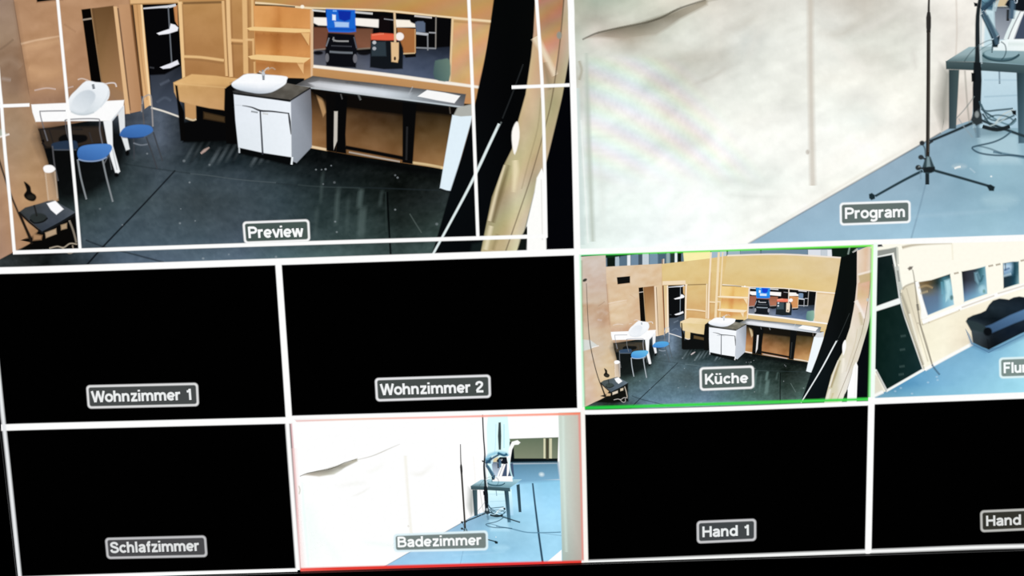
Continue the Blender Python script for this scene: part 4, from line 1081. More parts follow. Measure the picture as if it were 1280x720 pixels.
    a.dot(1221, 143, 2.6, 4, (150, 160, 160), 1.6, .8)
    a = G('cable_tangle', 'dark cables coiled under the work table')
    for pts, wd, c in (([(1224, 126), (1230, 138), (1246, 137.6), (1266, 135.6)], 2, (54, 84, 96)), ([(1226, 130), (1236, 148), (1252, 150), (1268, 144)], 2, (64, 96, 108)), ([(1228, 142), (1240, 158), (1256, 160), (1270, 148)], 2.4, (44, 70, 80)),
                      ([(1232, 140), (1246, 150), (1262, 156), (1270, 150)], 2, (90, 130, 144)), ([(1236, 158), (1250, 152), (1266, 140)], 1.6, (176, 198, 200)), ([(1244, 154), (1254, 143), (1267, 137)], 2, (190, 206, 206)),
                      ([(1230, 150), (1244, 144), (1260, 146), (1268, 152)], 1.8, (70, 104, 116)), ([(1228, 158), (1246, 162), (1262, 158)], 5, (30, 40, 44)), ([(1226, 136), (1234, 142), (1242, 146)], 1.6, (40, 66, 78))):
        a.line(pts, wd, c, 1.3, sm=4)
    a.poly([(1264, 138), (1270, 138), (1270, 144), (1266, 143)], (20, 26, 30), 1.2)
    a.line([(1218, 120), (1206, 136), (1195, 148)], 1.3, (110, 124, 124), 1.2, .8)
    a.line([(1198, 148), (1206, 160), (1216, 172)], 1.3, (140, 160, 170), 1.3, .8)
    a.line([(1264, 164), (1254, 172), (1240, 178), (1222, 182), (1215, 185), (1224, 191), (1244, 194), (1266, 194), (1284, 196)], 2, (52, 84, 102), 1.3, sm=4)
    a.line([(1222, 182), (1238, 186), (1252, 192)], 1.8, (60, 94, 112), 1.4, .8)
    a.line([(1205, 77), (1212, 67), (1221, 58), (1234, 51), (1240, 50)], 1.1, (50, 70, 76), 1.2, .85)
    a.line([(1224, 63), (1232, 58), (1240, 54)], 1, (50, 80, 88), 1.2, .7)
    a = G('mic_stand', 'black straight microphone stand on a three legged base in front of the paper wall')
    a.line([(1153, 180), (1156, 186), (1157, 196)], 2, (52, 66, 72), 1.3, .8)
    a.dot(1152.4, 178.6, 3.2, 3, (44, 48, 52), 1.3)
    a.line([(1160, 180), (1166, 176)], 2.4, (44, 50, 54), 1.2)
    a.line(g2([(575.6, 555)]) + [(1161, 0), (1160.7, 18)], [2, 2.6, 3.2], (52, 48, 44), 1.1)
    a.line([(1160.8, 15), (1160.6, 22), (1160.6, 34), (1160.4, 41)], [3.4, 6.2, 6, 4], (46, 44, 42), 1.1)
    a.line([(1160.5, 38), (1160.2, 100), (1159.8, 150), (1159.4, 200)], [4.8, 4.8, 4.6], (44, 40, 36), 1.1)
    a.line([(1161.6, 40), (1161.2, 110), (1160.6, 190)], 1, (112, 106, 96), 1.2, .6)
    a.line([(1153, 213.4), (1130, 225), (1094, 245)], [3.4, 3], (38, 62, 72), 1.2)
    a.line([(1166, 212.5), (1200, 222), (1238, 233)], [3.4, 3.2], (38, 58, 66), 1.2)
    a.line([(1158.8, 214), (1159, 230.5)], 5, (30, 42, 48), 1.2)
    a.line([(1150.4, 214), (1150.8, 224)], 1.6, (110, 140, 160), 1.6, .7)
    a.poly([(1086, 242.6), (1089.6, 241), (1094, 244), (1093.4, 248.4), (1089, 250), (1086.4, 247.6)], (26, 46, 54), 1.2)
    a.poly([(1233, 232), (1238, 230.4), (1243.4, 233.4), (1242, 238.6), (1236.4, 238.4)], (24, 40, 46), 1.2)
    a.poly([(1153, 208), (1156, 198), (1159, 194.6), (1163, 196), (1166, 204), (1168.6, 210), (1167, 215), (1160, 217), (1154, 215.4)], (50, 72, 80), 1.3)
    a.poly([(1158.6, 196), (1161.4, 196), (1163, 208), (1158, 209)], (130, 160, 170), 1.4, .8)
    a.poly([(1152.6, 209), (1168, 208.4), (1168.6, 212.4), (1164, 215.6), (1155, 215.4)], (26, 34, 38), 1.3)
    a.dot(1151, 196.4, 3.4, 3, (50, 58, 62), 1.2)
    a.line([(1151, 196), (1157, 199)], 2.4, (46, 54, 60), 1.2)
    a.dot(1147.6, 209.4, 3.6, 3.4, (44, 52, 56), 1.2)
    a.dot(1149, 208.6, 1.4, 1.2, (140, 150, 150), 1)
    a.line([(1148, 210), (1155, 210.6)], 2.4, (40, 48, 52), 1.2)
    return bback, BATH


# ------------------------------------------------------------------ the corridor set
HALL = []


def F(name, label=None):
    a = Art(name, label)
    HALL.append(a)
    return a


hback = Art('camera_pane')
hback.poly([(1080, 280), (1480, 270), (1480, 500), (1080, 510)], (255, 252, 238), 0)
hback.poly([(1150, 466), (1216, 428), (1240, 420), (1300, 388), (1480, 300), (1480, 500), (1085, 505), (1085, 497), (1108, 489)],
           shift(noisy(grid_col([1095, 1130, 1180, 1230, 1280, 1400], [400, 430, 460, 480, 497], [
               [(120, 166, 204)] * 3 + [(112, 158, 192), (130, 178, 210), (150, 200, 226)],
               [(110, 158, 200)] * 2 + [(120, 158, 188), (104, 152, 190), (150, 196, 220), (160, 210, 232)],
               [(70, 118, 158), (84, 136, 178), (118, 164, 200), (130, 176, 208), (160, 208, 230), (166, 216, 236)],
               [(64, 112, 150), (78, 132, 176), (120, 168, 204), (138, 186, 214), (156, 206, 228), (168, 218, 238)],
               [(110, 150, 176), (112, 160, 190), (128, 180, 208), (146, 194, 220), (160, 212, 232), (172, 222, 240)]]), 7, 10, 6), 8, 16, 12), 1.2, fine=7)
for x, y in ((1171, 471), (1172, 475), (1119, 489), (1126, 485), (1160, 478), (1140, 492)):
    hback.dot(x, y, 1.4, 1, (196, 220, 236), 1.2, .45)
hback.poly([(1090, 466), (1097, 470), (1105, 489), (1088, 497)], (226, 222, 204), 2)
hback.line([(1088, 497), (1104, 489.5)], 4, (250, 250, 246), 1.6)

a = F('corridor_wall', 'bright cream wall of the corridor set above its white sill')
a.poly([(1126, 360), (1146, 352), (1160, 400), (1157, 462), (1152, 463), (1128, 392)], grid_col([1126, 1150], [350, 460], [[(222, 214, 190), (238, 230, 206)], [(206, 198, 174), (246, 236, 214)]]), 1.5)
a.poly([(1150, 404), (1200, 388), (1280, 360), (1480, 292), (1480, 320), (1290, 392), (1216, 428), (1155, 462), (1148, 420)],
       shift(noisy(grid_col([1150, 1180, 1215, 1280], [370, 400, 430, 460], [[(250, 240, 216), (248, 238, 216), (246, 234, 210), (250, 240, 220)], [(240, 228, 202), (246, 234, 208), (240, 224, 196), (244, 232, 208)], [(244, 232, 204), (246, 234, 208), (226, 208, 182), (240, 228, 202)], [(246, 236, 212)] * 4]), 6, 9, 6), 5, 11, 14), 1.4, fine=6)
a.line([(1156, 462), (1185, 446), (1216, 429.5)], 4, (254, 254, 250), 1.4)
a.line([(1152, 406), (1162, 402)], 2, (160, 150, 130), 1.4, .6)
a.line([(1153, 402.6), (1197, 385.6), (1280, 357), (1480, 288)], 5.4, (255, 255, 253), 1.4)
a.line([(1160, 403.6), (1197, 389), (1198, 387.6)], 1.3, (206, 190, 160), 1.4, .9)
a.line([(1202, 384.4), (1243, 369.4)], 1.3, (190, 174, 146), 1.4, .9)
a.line([(1247, 367), (1278, 357.6), (1300, 350)], 1.3, (196, 180, 150), 1.4, .9)
a.line([(1127.5, 309.4), (1140, 306.6), (1160, 305), (1190, 304)], [3.6, 2.4, 1.4], (176, 164, 140), 1.8, .85)
a.line([(1190, 304), (1191, 325)], 1.4, (236, 228, 204), 1.5, .8)
a.line([(1128, 362), (1133, 357), (1146, 352.4)], 2, (170, 160, 140), 1.4, .8)
for x, y in ((1195.4, 341.4), (1238.4, 332.2), (1247.6, 330.6), (1278.6, 325.4)):
    a.line([(x - 3, y + .7), (x + 3, y - .7)], 2, (176, 164, 146), 1.3)

for lbl, quad, cf in (
        ('corridor window with a brown shelf and a pale figure of light behind it', [(1147, 352.8), (1164, 350), (1187.5, 342.4), (1190, 360), (1192.4, 380.8), (1158.4, 394.6), (1152, 374)],
         grid_col([1147, 1160, 1172, 1180, 1192], [343, 354, 364, 372, 394], [[(110, 90, 60), (110, 84, 52), (30, 50, 50), (40, 80, 90), (20, 40, 44)], [(140, 120, 88), (104, 86, 58), (36, 50, 50), (90, 150, 168), (160, 200, 206)], [(120, 118, 110), (110, 104, 88), (90, 106, 120), (110, 160, 180), (150, 196, 214)], [(90, 106, 130), (96, 116, 142), (96, 120, 146), (120, 176, 198), (170, 212, 224)], [(96, 124, 150), (98, 132, 164), (104, 144, 178), (120, 170, 200), (140, 190, 216)]])),
        ('corridor window with a dark room and pale blue shapes behind it', [(1202, 339.4), (1218, 336.4), (1231.6, 332.8), (1233, 350), (1234, 367), (1205, 377.4)],
         grid_col([1202, 1208, 1218, 1226, 1234], [333, 350, 362, 370, 378], [[(26, 28, 30), (44, 46, 54), (48, 56, 64), (60, 110, 120), (150, 198, 214)], [(30, 32, 34), (48, 50, 60), (60, 70, 82), (70, 120, 136), (140, 190, 210)], [(52, 60, 74), (86, 100, 124), (100, 130, 154), (140, 190, 210), (150, 196, 210)], [(90, 116, 146), (104, 140, 172), (120, 168, 196), (140, 190, 214), (130, 176, 190)], [(130, 170, 196)] * 5])),
        ('corridor window farthest from the camera with a bright spot in it', [(1253.6, 329), (1266, 327), (1273.4, 326.8), (1273.6, 340), (1274, 354.6), (1254.4, 360.6)],
         grid_col([1253, 1258, 1263, 1268, 1274], [327, 333, 342, 346, 360], [[(50, 80, 96), (120, 160, 190), (110, 150, 180), (36, 70, 82), (90, 130, 140)], [(220, 236, 244), (190, 216, 236), (190, 216, 236), (30, 70, 86), (70, 110, 118)], [(130, 166, 196), (120, 156, 190), (110, 150, 176), (24, 62, 78), (100, 140, 150)], [(30, 48, 58), (30, 50, 60), (30, 54, 66), (24, 60, 76), (130, 170, 178)], [(34, 54, 64), (34, 56, 68), (30, 56, 70), (40, 84, 100), (150, 190, 196)]]))):
    a = F('window', lbl)
    a.poly(quad, cf, 1.2, fine=3)
    if 'figure' in lbl:
        a.line([(1145.6, 352), (1151, 374), (1158, 397)], 5, (255, 255, 252), 1.4)
        a.poly([(1151, 376), (1158, 396), (1155, 400), (1151, 398)], (252, 252, 248), 1.4)
        a.line([(1148, 360), (1158, 357), (1166, 360)], 2, (190, 164, 120), 1.8, .7)
        a.line([(1150, 367), (1160, 364)], 2, (200, 180, 140), 1.8, .7)
        a.poly([(1181, 351), (1187, 349), (1189, 360), (1187, 372), (1182, 378), (1183, 366)], (178, 220, 230), 2.5)
        a.line([(1177, 352), (1178, 368)], 1.6, (110, 176, 200), 1.8, .8)
        a.dot(1189.5, 372, 2, 3, (60, 100, 100), 1.6, .8)
    elif 'dark room' in lbl:
        a.poly([(1218, 341), (1222, 340), (1225, 348), (1223, 356), (1219, 350)], (120, 160, 176), 2.2)
        a.line([(1221, 342), (1225, 352), (1229, 344)], 1.6, (20, 60, 76), 1.8, .8)
        a.dot(1228, 362, 4, 5, (170, 212, 226), 3, .8)
        a.dot(1230, 364, 1.6, 2.4, (90, 140, 130), 1.4, .7)
    else:
        a.line([(1256.6, 329), (1256.8, 338)], 1.2, (20, 44, 60), 1.2)
        a.line([(1255, 338), (1262, 335)], 2, (40, 80, 130), 1.6, .8)
        a.line([(1254, 345), (1264, 342)], 2.6, (178, 206, 220), 1.8, .8)

a = F('folding_screen', 'dark framed panel screen leaning at the left end of the corridor')
a.poly([(1094, 305.6), (1102, 305), (1103.4, 308), (1094, 309)], (46, 50, 56), 1.2)
a.poly([(1090, 314), (1110, 311), (1121, 308.6), (1121.6, 330), (1126, 360), (1126, 372), (1120, 330), (1117, 316), (1097, 321), (1090, 322)], (146, 150, 144), 1.4)
a.line([(1121.6, 309), (1122.4, 330)], 2.4, (206, 208, 196), 1.2)
a.poly([(1088, 322), (1116.5, 316.4), (1126, 374), (1131, 395), (1154.6, 463.4), (1108.4, 490), (1096, 464), (1088, 464)], (246, 250, 247), 1.2)
a.poly([(1088, 323), (1096, 321.8), (1115, 318.2), (1119, 340), (1123.6, 372.6), (1096.4, 382.4), (1088, 384)], noisy(grid_col([1096, 1124], [318, 380], [[(14, 26, 26), (22, 36, 36)], [(12, 30, 28), (20, 42, 38)]]), 5, 6, 9), 1.2, fine=6)
a.poly([(1088, 391), (1096, 388.8), (1125.4, 379.4), (1131, 398), (1152.8, 461), (1108.6, 486.6), (1095.6, 462), (1088, 458)], noisy(grid_col([1096, 1150], [380, 470], [[(12, 30, 26), (22, 42, 40)], [(10, 30, 26), (22, 46, 48)]]), 5, 6, 9), 1.2, fine=6)
a.line([(1095, 464), (1108, 489)], 1.4, (60, 60, 56), 1.4, .8)
a.line([(1116.4, 330), (1122, 352), (1128, 384), (1136, 406), (1155, 461)], 1.4, (110, 114, 110), 1.4, .8)
for x, y in ((1129, 420), (1128, 437), (1127.5, 458), (1126.5, 468)):
    a.line([(x - 3.4, y + .4), (x + 3.4, y - .6)], 2, (62, 84, 82), 1.8, .8)
a.line([(1126, 366), (1132, 382), (1140, 408), (1154, 456)], [3, 4, 3], (150, 146, 128), 2, .7)
a.line([(1121, 333), (1123.4, 350), (1126, 362)], 5, (196, 200, 192), 1.6)
a.line([(1122, 338), (1124, 352)], 1.6, (90, 92, 90), 1.3, .8)
a.line([(1133, 360), (1142, 392), (1160, 452)], 1, (170, 160, 140), 1.3, .8)
a.line([(1137, 392), (1146, 424), (1158, 458)], 2.6, (252, 248, 232), 1.6, .8)
a = F('mic_stand', 'thin microphone stand leaning on the corridor wall')
a.poly([(1134.4, 335.4), (1137, 333), (1141, 333), (1140, 336.4), (1136.4, 338)], (118, 112, 104), 1.3)
a.line([(1140.6, 337), (1142.4, 346), (1145, 366), (1148, 392), (1152, 412), (1165.6, 457)], [1.2, 1.6, 1.8], (128, 122, 108), 1.2, .9)
a.line([(1146.6, 380), (1148, 388)], 3, (110, 106, 96), 1.4, .8)
a.line([(1146, 404), (1150, 406), (1158, 428), (1164, 452)], 1.1, (150, 142, 124), 1.2, .8)
a.line([(1165, 456), (1170, 463), (1174.6, 468.4)], 2, (70, 100, 124), 1.4, .9)
a = F('sofa', 'dark blue sofa with a curved back against the corridor wall')
a.poly([(1206, 410), (1216, 428), (1236, 438), (1275, 418), (1300, 404), (1300, 412), (1250, 436), (1232, 440), (1214, 432)], (84, 126, 160), 4, .8)
a.poly([(1207.5, 401), (1209.5, 397.4), (1216, 394), (1226, 391), (1232, 388), (1236, 381), (1241, 375.6), (1249, 373), (1256, 373.6), (1261, 374.4), (1267, 371.6), (1274, 370.4), (1284, 372), (1310, 366), (1330, 380), (1320, 398), (1276, 417), (1250, 430), (1236, 437), (1228, 434), (1216, 428), (1214, 414)],
       noisy(grid_col([1208, 1225, 1240, 1260, 1290], [371, 385, 398, 412, 436], [[(24, 32, 40), (24, 32, 40), (26, 36, 42), (24, 32, 40), (20, 28, 36)], [(24, 32, 38), (20, 28, 34), (34, 46, 54), (30, 42, 52), (24, 36, 48)], [(30, 40, 48), (22, 32, 40), (14, 22, 28), (20, 30, 38), (36, 52, 66)], [(56, 68, 74), (60, 72, 80), (24, 32, 40), (20, 30, 42), (20, 30, 42)], [(52, 58, 62), (46, 52, 56), (12, 16, 20), (20, 28, 36), (26, 36, 46)]]), 6, 7, 5), 1.3, fine=5)
a.poly([(1207.4, 402), (1211, 400), (1222, 403), (1232, 408), (1236, 413), (1230, 416), (1214, 412)], (44, 58, 62), 1.8)
a.poly([(1232, 408), (1240, 405), (1262, 394), (1282, 386), (1300, 380), (1300, 392), (1268, 404), (1240, 416), (1234, 413)], grid_col([1232, 1290], [384, 412], [[(86, 122, 160), (92, 132, 172)], [(60, 88, 120), (64, 94, 128)]]), 1.6)
a.dot(1234.6, 414.4, 5.4, 5.4, (12, 16, 20), 1.6)
a.line([(1234, 424), (1236, 436)], 1.4, (16, 20, 24), 1.4, .8)

# ------------------------------------------------------------------ building the panes
def camera_look(g, gain=(1, 1, 1), desat=0.0, burn=0.0):
    """how one pane's camera renders colours: gamma, gain, saturation and burnt-out whites"""
    def f(c):
        c = [max(0.0, q) / 255.0 for q in c]
        y = .3 * c[0] + .59 * c[1] + .11 * c[2]
        b = burn * max(0.0, min(1.0, (min(c) - .45) / .2)) * max(0.0, 1 - 4.5 * (max(c) - min(c)) / (max(c) + .001))
        return tuple(min(255.0, 255.0 * ((q + (y - q) * desat) ** g * gain[k] + b)) for k, q in enumerate(c))
    return f


def bright_look(c):
    """the kitchen camera's small feed runs brighter: dark tones lift a little, mid tones a lot"""
    out = []
    for q, k, kb in zip(c, (1.04, 1.0, 1.03), (1.04, 1.0, .84)):
        q = max(0.0, q) / 255.0
        s = max(0.0, min(1.0, (q - .22) / .42))
        s = s * s * (3 - 2 * s)
        k += (kb - k) * max(0.0, min(1.0, (c[0] / 255.0 - .4) / .3))
        out.append(255.0 * min(1.0, q ** ((.80 - .36 * s) * k)))
    return tuple(out)


def fill_pane(pane, backdrop, label, things=(), src=None, tone=None, suffix=''):
    backdrop.name = 'camera_pane'
    backdrop.label = label
    root = pane.build(backdrop, mon, src, tone)
    for t in things:
        keep = t.label
        if t.label and suffix:
            t.label = t.label + suffix
        pane.build(t, root, src, tone)
        t.label = keep
    pane.root = root
    return root


def black_pane(pane, label):
    a = Art('camera_pane')
    u0, v0 = pane.u0, pane.v0
    qs = []
    for u, v in ((u0, v0), (u0 + 1, v0), (u0 + 1, v0 + 1), (u0, v0 + 1)):
        c = R @ Vector(((u - 2) * CW, v * CH, 0)) + T
        qs.append((640 + FPX * c.x / c.z, 360 + FPX * c.y / c.z))
    a.poly(qs, (1, 1, 1), 0)
    return fill_pane(pane, a, label)


back, KIT = kitchen(True)
fill_pane(P_PRE, back, 'large Preview pane showing the kitchen set with white safe-area lines', KIT, P_PRE, camera_look(1.04, (1, 1, 1), .05), ', in the Preview pane')
bback, BATH = bathroom(True)
fill_pane(P_PRO, bback, 'large Program pane showing a pale paper wall and microphone stands', BATH, P_PRO, camera_look(1.0, (1, 1, 1), .18), ', in the Program pane')
black_pane(P_W1, 'black empty pane tagged Wohnzimmer 1')
black_pane(P_W2, 'black empty pane tagged Wohnzimmer 2')
back, KIT = kitchen(False)
fill_pane(P_KU, back, 'small green framed pane showing the kitchen set', KIT, P_PRE, bright_look, ', in the green framed pane')
fill_pane(P_FL, hback, 'small pane showing a cream corridor with a sofa', HALL, P_FL)
black_pane(P_SC, 'black empty pane tagged Schlafzimmer')
bback, BATH = bathroom(False)
fill_pane(P_BA, bback, 'small red framed pane showing the overexposed paper wall', BATH, P_PRO, camera_look(1.0, (1.06, 1.10, 1.13), .06, .26), ', in the red framed pane')
black_pane(P_H1, 'black empty pane tagged Hand 1')
black_pane(P_H2, 'black empty pane tagged Hand 2')

# ------------------------------------------------------------------ overlays: safe area, coloured frames, dividers
WHITE = (254, 254, 253)
a = Art('safe_area_lines', 'thin white safe-area frame and ticks over the Preview picture')
a.line([(70, -30), (72.6, 0), (78.4, 60), (84.8, 127), (86.3, 148), (92.8, 220), (96, 255), (100.7, 313)], 3.7, WHITE)
a.line([(-16, -30), (-12, 0), (-3, 75), (0.4, 112), (2.4, 131), (6, 180), (9.8, 220), (13.4, 255), (18.4, 314)], 4, WHITE)
a.line([(16.6, 315.2), (100, 312.6), (240, 308), (360, 304.2), (480, 300.6), (600, 297.2), (684, 294.6)], 4.8, WHITE)
a.line([(669.5, -30), (670.7, 0), (675.4, 67), (679, 135), (681, 220), (682.4, 296.4)], 4, WHITE)
a.line([(584, -30), (586, 0), (590.6, 110), (592.4, 160), (594.6, 220), (597.4, 296.6)], 4, WHITE)
a.line([(639.5, 108.8), (712, 106)], 4.2, WHITE)
a.line([(-30, 133.4), (2, 132.2), (37.5, 130.9)], 4.2, WHITE)
P_PRE.build(a, P_PRE.root)
a = Art('green_frame', 'thin green frame around the kitchen pane')
a.line([(725, 317.4), (800, 315.4), (900, 312.2), (1000, 309), (1090, 306.2)], 3.4, grid_col([725, 760, 800, 1090], [0, 1], [[(110, 236, 150), (60, 222, 90), (80, 226, 60), (120, 238, 90)]] * 2), 1.5)
a.line([(724.5, 318), (726.4, 410), (729.2, 509)], 3, (206, 255, 224), 1.5)
a.line([(727, 325), (728.4, 410), (731, 506)], 1.4, (60, 150, 90), 1.6, .6)
a.line([(1090.4, 306), (1089, 400), (1086.6, 498)], 3.2, grid_col([0, 1], [306, 498], [[(190, 255, 160)] * 2, [(150, 246, 160)] * 2]), 1.6)
a.line([(1088.4, 310), (1087, 400), (1084.8, 496)], 1.2, (60, 150, 50), 1.4, .7)
a.line([(730, 509.4), (800, 507.4), (900, 504.2), (1000, 501), (1087, 498.4)], 3.6, grid_col([730, 830, 1090], [0, 1], [[(30, 196, 66), (60, 214, 70), (70, 216, 84)]] * 2), 1.8)
P_KU.build(a, P_KU.root, clip=False)
a = Art('red_frame', 'thin red frame around the overexposed bathroom pane')
a.line([(362.6, 526.2), (450, 523.4), (540, 521.4), (640, 518.8), (725.4, 516.6)], [2, 2.2, 3.2], grid_col([363, 450, 540, 690, 725], [0, 1], [[(232, 186, 186), (240, 196, 170), (250, 176, 168), (252, 160, 134), (244, 130, 100)]] * 2), 1.5)
a.line([(363.8, 527), (370, 610), (375, 711)], [2, 2.2, 2.6], (222, 176, 178), 1.5)
a.line([(367, 560), (372.6, 640), (378, 709)], 4, (250, 214, 210), 4, .7)
a.line([(724.2, 518), (727, 610), (728.8, 704)], [3, 3, 3], (228, 150, 138), 2)
a.line([(375.5, 711.8), (480, 708.8), (600, 705.6), (729, 702.2)], 4.4, grid_col([375, 420, 640, 730], [0, 1], [[(242, 92, 82), (228, 60, 48), (232, 56, 58), (228, 62, 50)]] * 2), 1.6)
P_BA.build(a, P_BA.root, clip=False)

top, right = [], []
for i in range(9):
    for lst, (u, v) in ((top, (i / 2, -1.985)), (right, (3.985, -2 + i / 2))):
        c = R @ Vector(((u - 2) * CW, v * CH, 0)) + T
        lst.append((640 + FPX * c.x / c.z, 360 + FPX * c.y / c.z))
whole = Pane(0, -2, 4)
whole.z = 400
a = Art('white_dividers', 'white divider lines between the panes')
a.line([(-22, 338.9), (0, 337.8), (62, 336.1), (330, 327.3), (392, 325.3), (692, 315.3), (720, 314.4), (800, 312), (1062, 303.1), (1122, 301.4), (1216, 298.8), (1280, 296.9), (1466, 290.6)],
       [8.2, 8.2, 8.2, 8.2, 7, 6, 8, 8], WHITE)
a.line([(2, 534.0), (62, 532.1), (340, 525.3), (362, 524.7)], 8, WHITE)
a.line([(362, 521.8), (395, 520.8), (560, 516.4), (705, 512.4), (727, 511.9)], 5, WHITE)
a.line([(727, 514.8), (760, 514.2), (900, 510.4), (1062, 504.3), (1086, 503.5)], 5.4, WHITE)
a.line([(1086, 501.2), (1110, 500.1), (1216, 496.1), (1279, 493.7), (1454, 488)], 7.8, WHITE)
a.line([(24.5, 722.4), (213, 716.6), (372, 712)], 4.8, WHITE)
a.line([(729, 701.8), (762, 701.0), (1062, 689.4), (1122, 687.2), (1216, 683.6), (1280, 681.9), (1441, 678)], 4.6, (246, 247, 246), 2)
a.line([(-15, 338), (-4, 440), (3.1, 510), (6.4, 540), (12.9, 600), (25.2, 720)], 4.6, (232, 234, 236), 1.8)
a.line([(348, 327), (349.4, 346), (360.3, 505), (361.2, 525)], 7.8, WHITE)
a.line([(359.4, 523), (360.2, 540), (370.6, 684), (372.6, 712)], 5, WHITE, 1.6)
a.line([(706, -116), (713.4, 0), (714.3, 36), (718, 160), (721, 295), (721.4, 315)], 7.9, WHITE)
a.line([(720.6, 315), (721.0, 331), (724.4, 495), (725.4, 512)], 6.4, WHITE)
a.line([(728, 512), (728.6, 525), (732, 680), (732.6, 702.6)], 5.4, (252, 248, 242))
a.line([(1094.4, 303), (1093.6, 326), (1090.4, 490), (1090, 502)], 5.2, (244, 255, 248))
a.line([(1088.9, 502), (1088.7, 510), (1085.3, 670), (1085, 690)], 7.8, WHITE)
a.line(top, 5, WHITE)
a.line(right, 5, WHITE)
whole.build(a, mon)


# ------------------------------------------------------------------ name tags
PEN = 0.195                      # stroke weight of the tag lettering, cap height 1


def _arc(cx, cy, rx, ry, a0, a1, n=14):
    return [(cx + rx * math.cos(math.radians(a0 + (a1 - a0) * i / n)), cy + ry * math.sin(math.radians(a0 + (a1 - a0) * i / n))) for i in range(n + 1)]


_S = .09
_stem = lambda x, y0=0, y1=1: ([(x, y0), (x, y1)], 0)
_hump = lambda x0, x1: ([(x0, .42), (x0 + .05, .57), ((x0 + x1) / 2 + .02, .655), (x1 - .04, .59), (x1, .44), (x1, .2), (x1, 0)], 1)
_u = [([(_S, .74), (_S, .3), (_S + .04, .14), (.26, .085), (.42, .15), (.47, .3)], 1), _stem(.48, 0, .74)]
GLYPH = {
    ' ': (.32, []),
    'P': (.72, [_stem(_S), ([(_S, .91), (.36, .91)], 0), (_arc(.36, .69, .24, .22, 90, -90), 0), ([(_S, .47), (.36, .47)], 0)]),
    'r': (.44, [_stem(_S, 0, .74), ([(_S, .42), (.13, .57), (.24, .64), (.38, .655)], 1)]),
    'e': (.63, [([(.08, .36), (.52, .36)], 0), (_arc(.30, .37, .225, .285, 0, 318, 24), 0)]),
    'v': (.58, [([(.07, .74), (.30, .0)], 0), ([(.53, .74), (.30, .0)], 0)]),
    'i': (.27, [_stem(_S + .02, 0, .74), _stem(_S + .02, .86, 1.02)]),
    'w': (.84, [([(.06, .74), (.23, 0)], 0), ([(.42, .74), (.23, 0)], 0), ([(.42, .74), (.61, 0)], 0), ([(.78, .74), (.61, 0)], 0)]),
    'o': (.64, [(_arc(.31, .37, .23, .285, 0, 360, 28), 0)]),
    'g': (.67, [(_arc(.30, .38, .22, .275, 0, 360, 28), 0), ([(.53, .74), (.53, -.04)], 0), ([(.53, -.02), (.49, -.15), (.36, -.215), (.22, -.21), (.11, -.14)], 1)]),
    'a': (.61, [([(.09, .53), (.14, .62), (.28, .66), (.41, .62), (.46, .5), (.46, .3), (.465, .1), (.50, .0)], 1), ([(.46, .42), (.28, .385), (.13, .32), (.085, .2), (.15, .1), (.27, .08), (.40, .14), (.46, .26)], 1)]),
    'm': (.97, [_stem(_S, 0, .74), _hump(_S, .455), _hump(.455, .82)]),
    'n': (.64, [_stem(_S, 0, .74), _hump(_S, .48)]),
    'h': (.64, [_stem(_S), _hump(_S, .48)]),
    'W': (1.02, [([(.06, 1), (.28, 0)], 0), ([(.51, 1), (.28, 0)], 0), ([(.51, 1), (.74, 0)], 0), ([(.96, 1), (.74, 0)], 0)]),
    'z': (.57, [([(.05, .66), (.51, .66)], 0), ([(.44, .64), (.12, .10)], 0), ([(.05, .08), (.53, .08)], 0)]),
    '1': (.60, [_stem(.36), ([(.36, .92), (.28, .80), (.13, .75)], 1)]),
    '2': (.66, [([(.10, .66), (.13, .83), (.31, .915), (.48, .83), (.49, .66), (.36, .47), (.19, .31), (.10, .12)], 1), ([(.06, .085), (.58, .085)], 0)]),
    'S': (.73, [([(.59, .69), (.53, .85), (.35, .92), (.17, .86), (.12, .73), (.20, .60), (.37, .52), (.55, .42), (.62, .28), (.54, .14), (.36, .08), (.15, .14), (.09, .31)], 1)]),
    'c': (.60, [(_arc(.31, .37, .225, .285, 38, 322, 24), 0)]),
    'l': (.27, [_stem(_S + .02)]),
    'f': (.38, [([(.18, 0), (.18, .5), (.18, .78), (.23, .9), (.36, .925)], 1), ([(.03, .66), (.35, .66)], 0)]),
    'B': (.75, [_stem(_S), ([(_S, .915), (.38, .915)], 0), (_arc(.38, .725, .19, .19, 90, -90), 0), ([(_S, .535), (.40, .535)], 0), (_arc(.40, .31, .23, .225, 90, -90), 0), ([(_S, .085), (.40, .085)], 0)]),
    'd': (.67, [(_arc(.30, .37, .22, .285, 0, 360, 28), 0), _stem(.53)]),
    'H': (.76, [_stem(_S), _stem(.62), ([(_S, .52), (.62, .52)], 0)]),
    'K': (.72, [_stem(_S), ([(.12, .36), (.60, 1.0)], 0), ([(.26, .56), (.64, 0)], 0)]),
    'u': (.64, _u),
    '\u00fc': (.64, _u + [_stem(.17, .86, 1.02), _stem(.41, .86, 1.02)]),
    'F': (.63, [_stem(_S), ([(_S, .915), (.57, .915)], 0), ([(_S, .51), (.50, .51)], 0)]),
}


